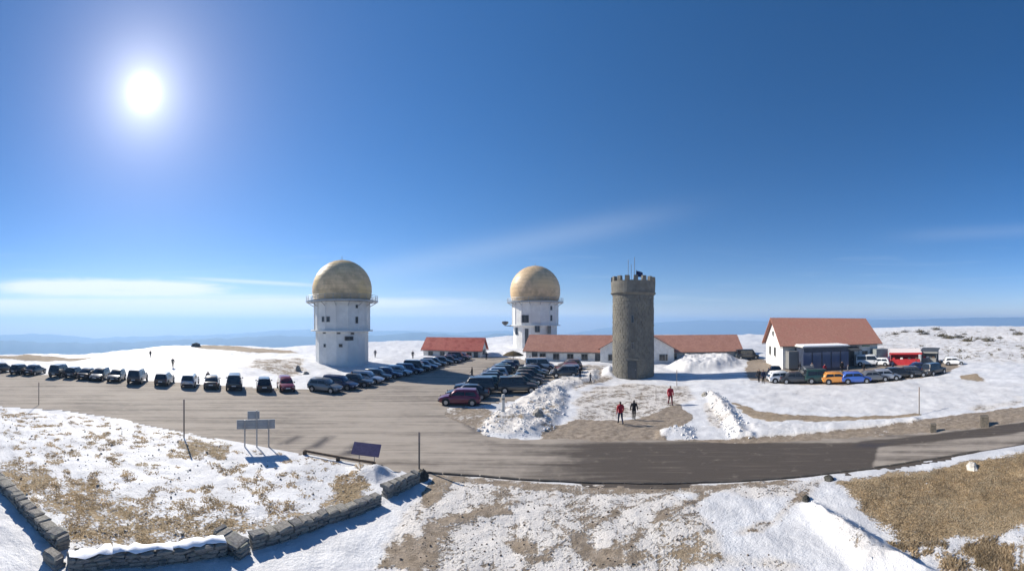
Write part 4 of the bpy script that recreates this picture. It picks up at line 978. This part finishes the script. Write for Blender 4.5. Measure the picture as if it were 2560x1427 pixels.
# ------------------------------------------------------------------ vegetation and loose ground cover
M_DRY = mat('dry_grass_blades', (.44, .345, .225), .9, .1, var=.38, scale=1.1, var2=(.50, .42, .30))
def thin_leaf(m, w=.5):
    nt = m.node_tree; b_ = nt.nodes['Principled BSDF']; tr = nt.nodes.new('ShaderNodeBsdfTranslucent'); mx = nt.nodes.new('ShaderNodeMixShader')
    l = b_.inputs['Base Color'].links
    if l: nt.links.new(l[0].from_socket, tr.inputs['Color'])
    mx.inputs[0].default_value = w; nt.links.new(b_.outputs[0], mx.inputs[1]); nt.links.new(tr.outputs[0], mx.inputs[2])
    nt.links.new(mx.outputs[0], nt.nodes['Material Output'].inputs['Surface'])
thin_leaf(M_DRY, .55)
M_DRY2 = mat('dark_heath', (.10, .085, .05), .95, .1, var=.4, scale=1.2)
def grass_area(name, poly, n, hmin, hmax, m, label, seed, keep=None, blades=5):
    r_ = np.random.default_rng(seed); pl = world_poly(poly); lo, hi = pl.min(0), pl.max(0)
    x = r_.uniform(lo[0], hi[0], n*4); y = r_.uniform(lo[1], hi[1], n*4)
    ok = signed(pl, x, y) > r_.uniform(-.1, .5, n*4)
    x, y = x[ok][:n], y[ok][:n]
    h, sn, gr, di = terrain(x, y, True)
    clump = fbm(x/.55+3, y/.55, 3, seed)
    if keep is not None:
        k = clump+(.75-sn)*.55 > keep; x, y, h, clump = x[k], y[k], h[k], clump[k]
    N = len(x); nb = blades; X = np.repeat(x, nb); Y = np.repeat(y, nb); Z = np.repeat(h, nb)-.02
    hh = r_.uniform(hmin, hmax, N*nb)*(.6+.8*np.repeat(clump, nb)); a = r_.uniform(0, 6.283, N*nb); b_ = r_.uniform(0, 6.283, N*nb)
    w = .035+.02*r_.random(N*nb); ox = r_.normal(0, .06, N*nb); oy = r_.normal(0, .06, N*nb); ln = hh*r_.uniform(.25, .9, N*nb)
    v = np.stack([np.stack([X+ox-w*np.cos(a), Y+oy-w*np.sin(a), Z], 1), np.stack([X+ox+w*np.cos(a), Y+oy+w*np.sin(a), Z], 1), np.stack([X+ox+ln*np.cos(b_), Y+oy+ln*np.sin(b_), Z+hh], 1)], 1).reshape(-1, 3)
    me = bpy.data.meshes.new(name); M_ = N*nb
    me.vertices.add(3*M_); me.vertices.foreach_set('co', v.ravel()); me.loops.add(3*M_); me.loops.foreach_set('vertex_index', np.arange(3*M_, dtype=np.int32))
    me.polygons.add(M_); me.polygons.foreach_set('loop_start', np.arange(0, 3*M_, 3, dtype=np.int32)); me.materials.append(m); me.update(calc_edges=True)
    tag(link(name, me), label, 'grass', None, 'stuff')
grass_area('dry_grass', [(2105,1208),(2250,1186),(2400,1162),(2560,1130),(2700,1100),(2760,1240),(2560,1318),(2400,1340),(2255,1362),(2205,1325),(2150,1270)], 15000, .02, .075, M_DRY, 'dry tan grass covering the bare field at lower right', 51, .46)
grass_area('dry_grass', [(0,1020),(280,1045),(440,1080),(760,1140),(930,1168),(1040,1195),(940,1245),(640,1345),(560,1365),(180,1390),(20,1225)], 26000, .025, .075, M_DRY, 'tufts of dry grass poking through the snow of the left field', 52, .62)
grass_area('dry_grass', [(2210,1358),(2560,1328),(2740,1300),(2740,1427),(2360,1427)], 5000, .04, .13, M_DRY, 'dry grass showing through snow at the lower right corner', 53, .58)
# low shrubs on the far right slope: each a small twiggy clump
def shrub_mesh(seed):
    r_ = random.Random(seed); mb = MB()
    for i in range(170):
        u = Vector((r_.gauss(0,.42), r_.gauss(0,.42), abs(r_.gauss(0,.36)))); s_ = r_.uniform(.08,.2); a = Vector((r_.gauss(0,1), r_.gauss(0,1), r_.gauss(0,1))).normalized()
        b_ = a.orthogonal().normalized(); mb.add([u-a*s_, u+b_*s_*.6, u+a*s_, u-b_*s_*.6], [(0,1,2,3)])
    for i in range(6):
        a = r_.uniform(0,6.28); mb.tube([(0,0,-.2),(.35*math.cos(a),.35*math.sin(a),.5)], .03, 4)
    return mb.mesh('crown', M_DRY2)
SHR = [shrub_mesh(i) for i in range(4)]
sp = [(2238,862),(2262,856),(2300,858),(2312,866),(2355,868),(2372,876),(2395,872),(2420,880),(2445,874),(2470,880),(2500,872),(2530,850),(2545,868),(2410,862),(2340,850)]
for i, (px, py) in enumerate(sp):
    d = (95+(905-py)*2.2)*K; x, y = P(px, d); s_ = random.uniform(1.1, 2.2)
    o = link('shrub', random.choice(SHR), None, (x, y, gz(x, y)), random.uniform(0, 6)); o.scale = (s_*1.3, s_*1.3, s_*.8)
    tag(o, f'low dark shrub on the snowy hillside, {ORD[sorted(p[0] for p in sp).index(px)]} from the left', 'shrub', 'shrubs on the snowy hillside')
def scrub():
    r_ = np.random.default_rng(81); mb = MB()
    for i in range(420):
        px, d = r_.uniform(2170, 2700), r_.uniform(92, 210)*K; x, y = P(px, d)
        if fbm(np.array([x/16]), np.array([y/16]), 3, 8)[0] < .45: continue
        z = gz(x, y); s_ = r_.uniform(.25, .8)
        for q in range(14):
            u = Vector((x+r_.normal(0, s_*.6), y+r_.normal(0, s_*.6), z+abs(r_.normal(0, s_*.35)))); a = Vector(r_.normal(0, 1, 3)).normalized(); b_ = a.orthogonal().normalized(); k = s_*.28
            mb.add([u-a*k, u+b_*k*.6, u+a*k, u-b_*k*.6], [(0,1,2,3)])
    tag(mb.build('scrub', M_DRY2), 'sparse low scrub dotting the far snowy hillside', 'scrub', None, 'stuff')
scrub()
# loose stones and clods on trodden snow
def scatter_stones(name, poly, n, smin, smax, m, label, seed, limit=.9):
    r_ = np.random.default_rng(seed); pl = world_poly(poly); lo, hi = pl.min(0), pl.max(0)
    x = r_.uniform(lo[0], hi[0], n*4); y = r_.uniform(lo[1], hi[1], n*4); ok = signed(pl, x, y) > 0; x, y = x[ok][:n], y[ok][:n]
    h, sn, g_, d_ = terrain(x, y, True); ok = (sn < limit) & (fbm(x/1.2, y/1.2, 3, seed) > .42); x, y, h = x[ok], y[ok], h[ok]
    mb = MB()
    for xx, yy, zz in zip(x, y, h):
        s_ = r_.uniform(smin, smax)*(.6+r_.random()**3*1.4); a = r_.uniform(0, 6.28)
        mb.add([(xx+s_*r_.uniform(.6,1.1)*math.cos(a+k*1.57), yy+s_*r_.uniform(.5,.9)*math.sin(a+k*1.57), zz-.02) for k in range(4)]+[(xx+s_*.45*math.cos(a+k*1.57+.3), yy+s_*.45*math.sin(a+k*1.57+.3), zz+s_*r_.uniform(.4,.8)) for k in range(4)],
               [(0,1,5,4),(1,2,6,5),(2,3,7,6),(3,0,4,7),(4,5,6,7)])
    tag(mb.build(name, m), label, 'stones', None, 'stuff')
scatter_stones('loose_stones', [(1075,1192),(1560,1214),(2010,1205),(2060,1300),(2060,1427),(930,1427),(1000,1330)], 1300, .02, .045, mat('clod', (.17,.14,.115), .95, .15, var=.4, scale=20), 'small dark stones and clods on the trodden snow in the foreground', 61)
M_CLOD = mat('ploughed_snow', (.66, .65, .64), .7, .2, var=.12, scale=5, bump=.03)
for q, (pl, n_, lab) in enumerate((([(1192,1072),(1225,1036),(1290,1004),(1400,972),(1425,985),(1412,1040),(1375,1085),(1270,1097),(1205,1092)], 900, 'broken lumps of ploughed snow on the heap by the maroon car'),
        ([(1290,1002),(1345,966),(1430,930),(1500,928),(1500,948),(1440,968),(1400,988),(1340,1004)], 420, 'broken lumps of snow along the strip beside the middle car park'),
        ([(1755,990),(1790,978),(1840,1018),(1895,1100),(1830,1106),(1795,1050)], 420, 'broken lumps of snow on the ridge right of the walkers'),
        ([(2014,1268),(2045,1268),(2120,1305),(2215,1368),(2300,1420),(2170,1425),(2070,1345)], 260, 'lumps of snow on the white bank left of the dry grass'),
        ([(1640,1076),(1740,1066),(1740,1100),(1640,1100)], 160, 'broken lumps of snow at the road edge below the ridge'))):
    scatter_stones('snow_lumps', pl, n_, .05 if 'dry grass' not in lab else .015, .13 if 'dry grass' not in lab else .045, M_CLOD, lab, 70+q, 9)
scatter_stones('loose_stones', [(0,1020),(440,1080),(930,1168),(940,1245),(560,1365),(180,1390),(20,1225)], 900, .03, .07, M_STONE, 'small grey stones in the patchy snow of the left field', 62, 1.1)

# ------------------------------------------------------------------ people
SKIN = mat('skin', (.42,.25,.18), .6, .3); HAIR = mat('dark_hair', (.03,.022,.016), .7, .3); BOOT = mat('boot_leather', (.03,.025,.022), .7, .3)
def cloth(n, c): return mat('cloth_'+n, c, .9, .15, var=.15, scale=8)
def person_mesh(pose):
    """one skinned body; joints laid out for the pose, 1.75 m tall, facing -y"""
    st = {'stand': (.085,.03,.05,.04), 'walk': (.085,.24,.08,.22), 'arms': (.16,.08,.45,.1)}[pose]; fx, stride, armx, swing = st
    V, E, Rr = [], [], []
    def v(p, r, par=None):
        V.append(p); Rr.append(r if isinstance(r, tuple) else (r, r))
        if par is not None: E.append((par, len(V)-1))
        return len(V)-1
    pel = v((0,0,.95), (.155,.12)); wa = v((0,0,1.12), (.15,.115), pel); ch = v((0,.0,1.33), (.19,.135), wa); nb = v((0,.01,1.47), (.10,.085), ch); nk = v((0,0,1.53), .058, nb)
    h1 = v((0,-.01,1.60), (.075,.085), nk); h2 = v((0,-.005,1.69), (.08,.095), h1); v((0,.0,1.755), (.055,.065), h2); v((0,-.105,1.635), .018, h1)
    for s_ in (-1, 1):
        hip = v((s_*.095,0,.90), (.098,.10), pel); kn = v((s_*fx*.95,-s_*stride*.55-.02,.50), .07, hip); an = v((s_*fx,-s_*stride*.9+(.10 if s_*stride < 0 else 0),.10+(.04 if s_*stride < 0 else 0)), .05, kn)
        v((s_*(fx+.02),-s_*stride*.9-.13+(.10 if s_*stride < 0 else 0),.04), (.05,.035), an)
        sh = v((s_*.20,0,1.42), .075, ch); el = v((s_*(.25+armx*.4),s_*swing*.5+.02,1.15), .056, sh); wr = v((s_*(.25+armx*.75),s_*swing-.08,.93), .042, el)
        hd = v((s_*(.25+armx*.8),s_*swing-.11,.86), (.042,.03), wr); v((s_*(.25+armx*.82),s_*swing-.13,.79), (.03,.02), hd); v((s_*(.22+armx*.72),s_*swing-.15,.85), .016, hd)
    me = bpy.data.meshes.new('person_base'); me.from_pydata(V, E, []); o = bpy.data.objects.new('tmp_person', me); COL.objects.link(o)
    md = o.modifiers.new('skin', 'SKIN'); md.use_smooth_shade = True
    for i, sv in enumerate(me.skin_vertices[0].data): sv.radius = Rr[i]; sv.use_root = i == 0
    o.modifiers.new('sub', 'SUBSURF').levels = 1
    dg = bpy.context.evaluated_depsgraph_get(); out = bpy.data.meshes.new_from_object(o.evaluated_get(dg)); bpy.data.objects.remove(o)
    return out
POSES = {p: person_mesh(p) for p in ('stand', 'walk', 'arms')}
def person(px, py, pose, jacket, trousers, yaw, label, hat=None, h=1.75, hood=False):
    me = POSES[pose].copy(); me.materials.clear()
    for m in (jacket, trousers, SKIN, hat or HAIR, BOOT): me.materials.append(m)
    for p in me.polygons:
        c = p.center
        if c.z > 1.53: p.material_index = 3 if (c.z > 1.69 or c.y > .015) else 2
        elif c.z < .14: p.material_index = 4
        elif c.z < .90 and abs(c.x) < .215: p.material_index = 1
        elif c.z < .895: p.material_index = 2
        else: p.material_index = 0
    x, y = G(px, py); o = link('person', me, None, (x, y, gz(x, y)+.0), -az(px)+yaw); k = h/1.75; o.scale = (k*1.06, k*1.06, k)
    return tag(o, label, 'person')
red, dkr, blk, navy, grey = cloth('red', (.34,.03,.045)), cloth('dark_red', (.13,.02,.03)), cloth('black', (.015,.015,.017)), cloth('navy', (.02,.028,.06)), cloth('grey', (.16,.16,.17))
person(1551, 1062, 'walk', red, navy, R(200), 'person in a dark red jacket walking on the muddy ground below the stone tower')
person(1585, 1050, 'stand', blk, blk, R(170), 'person dressed all in black beside the walker in dark red', h=1.6)
person(1676, 1012, 'walk', red, dkr, R(20), 'person in bright red jacket on the trodden snow, nearer the snow bank', h=1.85)
person(1450, 955, 'stand', blk, navy, R(10), 'person in dark clothes standing left of the stone tower by the snow strip')
person(1476, 957, 'stand', grey, blk, R(60), 'shorter person in grey jacket left of the stone tower', h=1.4)
person(1897, 956, 'stand', blk, blk, R(-30), 'person in black standing left of the right car park')
person(1908, 958, 'stand', navy, blk, R(40), 'person in navy jacket next to the person in black, left car park edge')
person(432, 921, 'stand', blk, blk, R(0), 'lone dark figure on the snow behind the row of cars')
person(376, 897, 'stand', blk, navy, R(30), 'tiny dark figure far out on the snowy knoll at left')
person(1315, 934, 'walk', blk, blk, R(100), 'person in black walking between the parked cars of the middle car park')
person(1325, 912, 'stand', blk, navy, R(-20), 'person in dark clothes near the brown canopy')
person(1216, 899, 'stand', navy, blk, R(180), 'person in navy by the gable of the red roofed house')
person(1032, 898, 'stand', blk, blk, R(0), 'dark figure on the snow between taller dome and red roofed house')
person(938, 896, 'stand', navy, blk, R(0), 'dark figure on the snow just right of the taller dome')
person(1128, 903, 'walk', blk, blk, R(90), 'person walking at the far end of the receding car row')
person(2105, 930, 'stand', blk, blk, R(20), 'person in black near the dark doorway of the large white building')
person(2030, 934, 'stand', grey, navy, R(-20), 'person in grey jacket before the glazed porch')
person(2000, 932, 'walk', blk, grey, R(100), 'person in black jacket walking past the glazed porch corner')
for q, (px, py, ps, j, t_, lab) in enumerate(((1925,948,'walk',navy,blk,'person in navy jacket walking behind the white hatchback'),(2062,938,'stand',red,blk,'person in red jacket behind the dark green off-roader'),(2120,940,'stand',grey,blk,'person in grey jacket behind the orange car'),
        (2160,936,'walk',blk,navy,'person in black behind the bright blue car'),(2232,928,'stand',navy,blk,'person in navy standing in front of the red market stall'),(2290,926,'stand',grey,navy,'person in grey jacket before the gap between the two stalls'),
        (1388,946,'stand',grey,blk,'person in grey jacket at the right edge of the middle car park'),(1180,948,'walk',blk,navy,'person in black crossing the open tarmac between the car rows'),(880,962,'stand',navy,blk,'person in navy standing beside the receding car row, left half'),(520,962,'stand',blk,blk,'person in black standing beside the row along the snow field'))):
    person(px, py, ps, j, t_, R(37*q), lab)
person(2350, 925, 'stand', blk, navy, R(0), 'person in dark clothes right of the small grey stall')

# ------------------------------------------------------------------ the air
def haze():
    m = bpy.data.materials.new('haze_air'); m.use_nodes = True; nt = m.node_tree; nt.nodes.clear()
    v = nt.nodes.new('ShaderNodeVolumePrincipled'); v.inputs['Color'].default_value = (.42, .67, 1.0, 1); v.inputs['Density'].default_value = 2.7e-4; v.inputs['Anisotropy'].default_value = 0.2
    o = nt.nodes.new('ShaderNodeOutputMaterial'); nt.links.new(v.outputs[0], o.inputs['Volume'])
    lo, hi = -500.0, 165.0
    b_ = MB().box((0, 0, (lo+hi)/2), (18600, 18600, hi-lo)).build('haze', m)
    tag(b_, 'pale blue haze lying over the distant hills', 'haze', None, 'stuff')
haze()
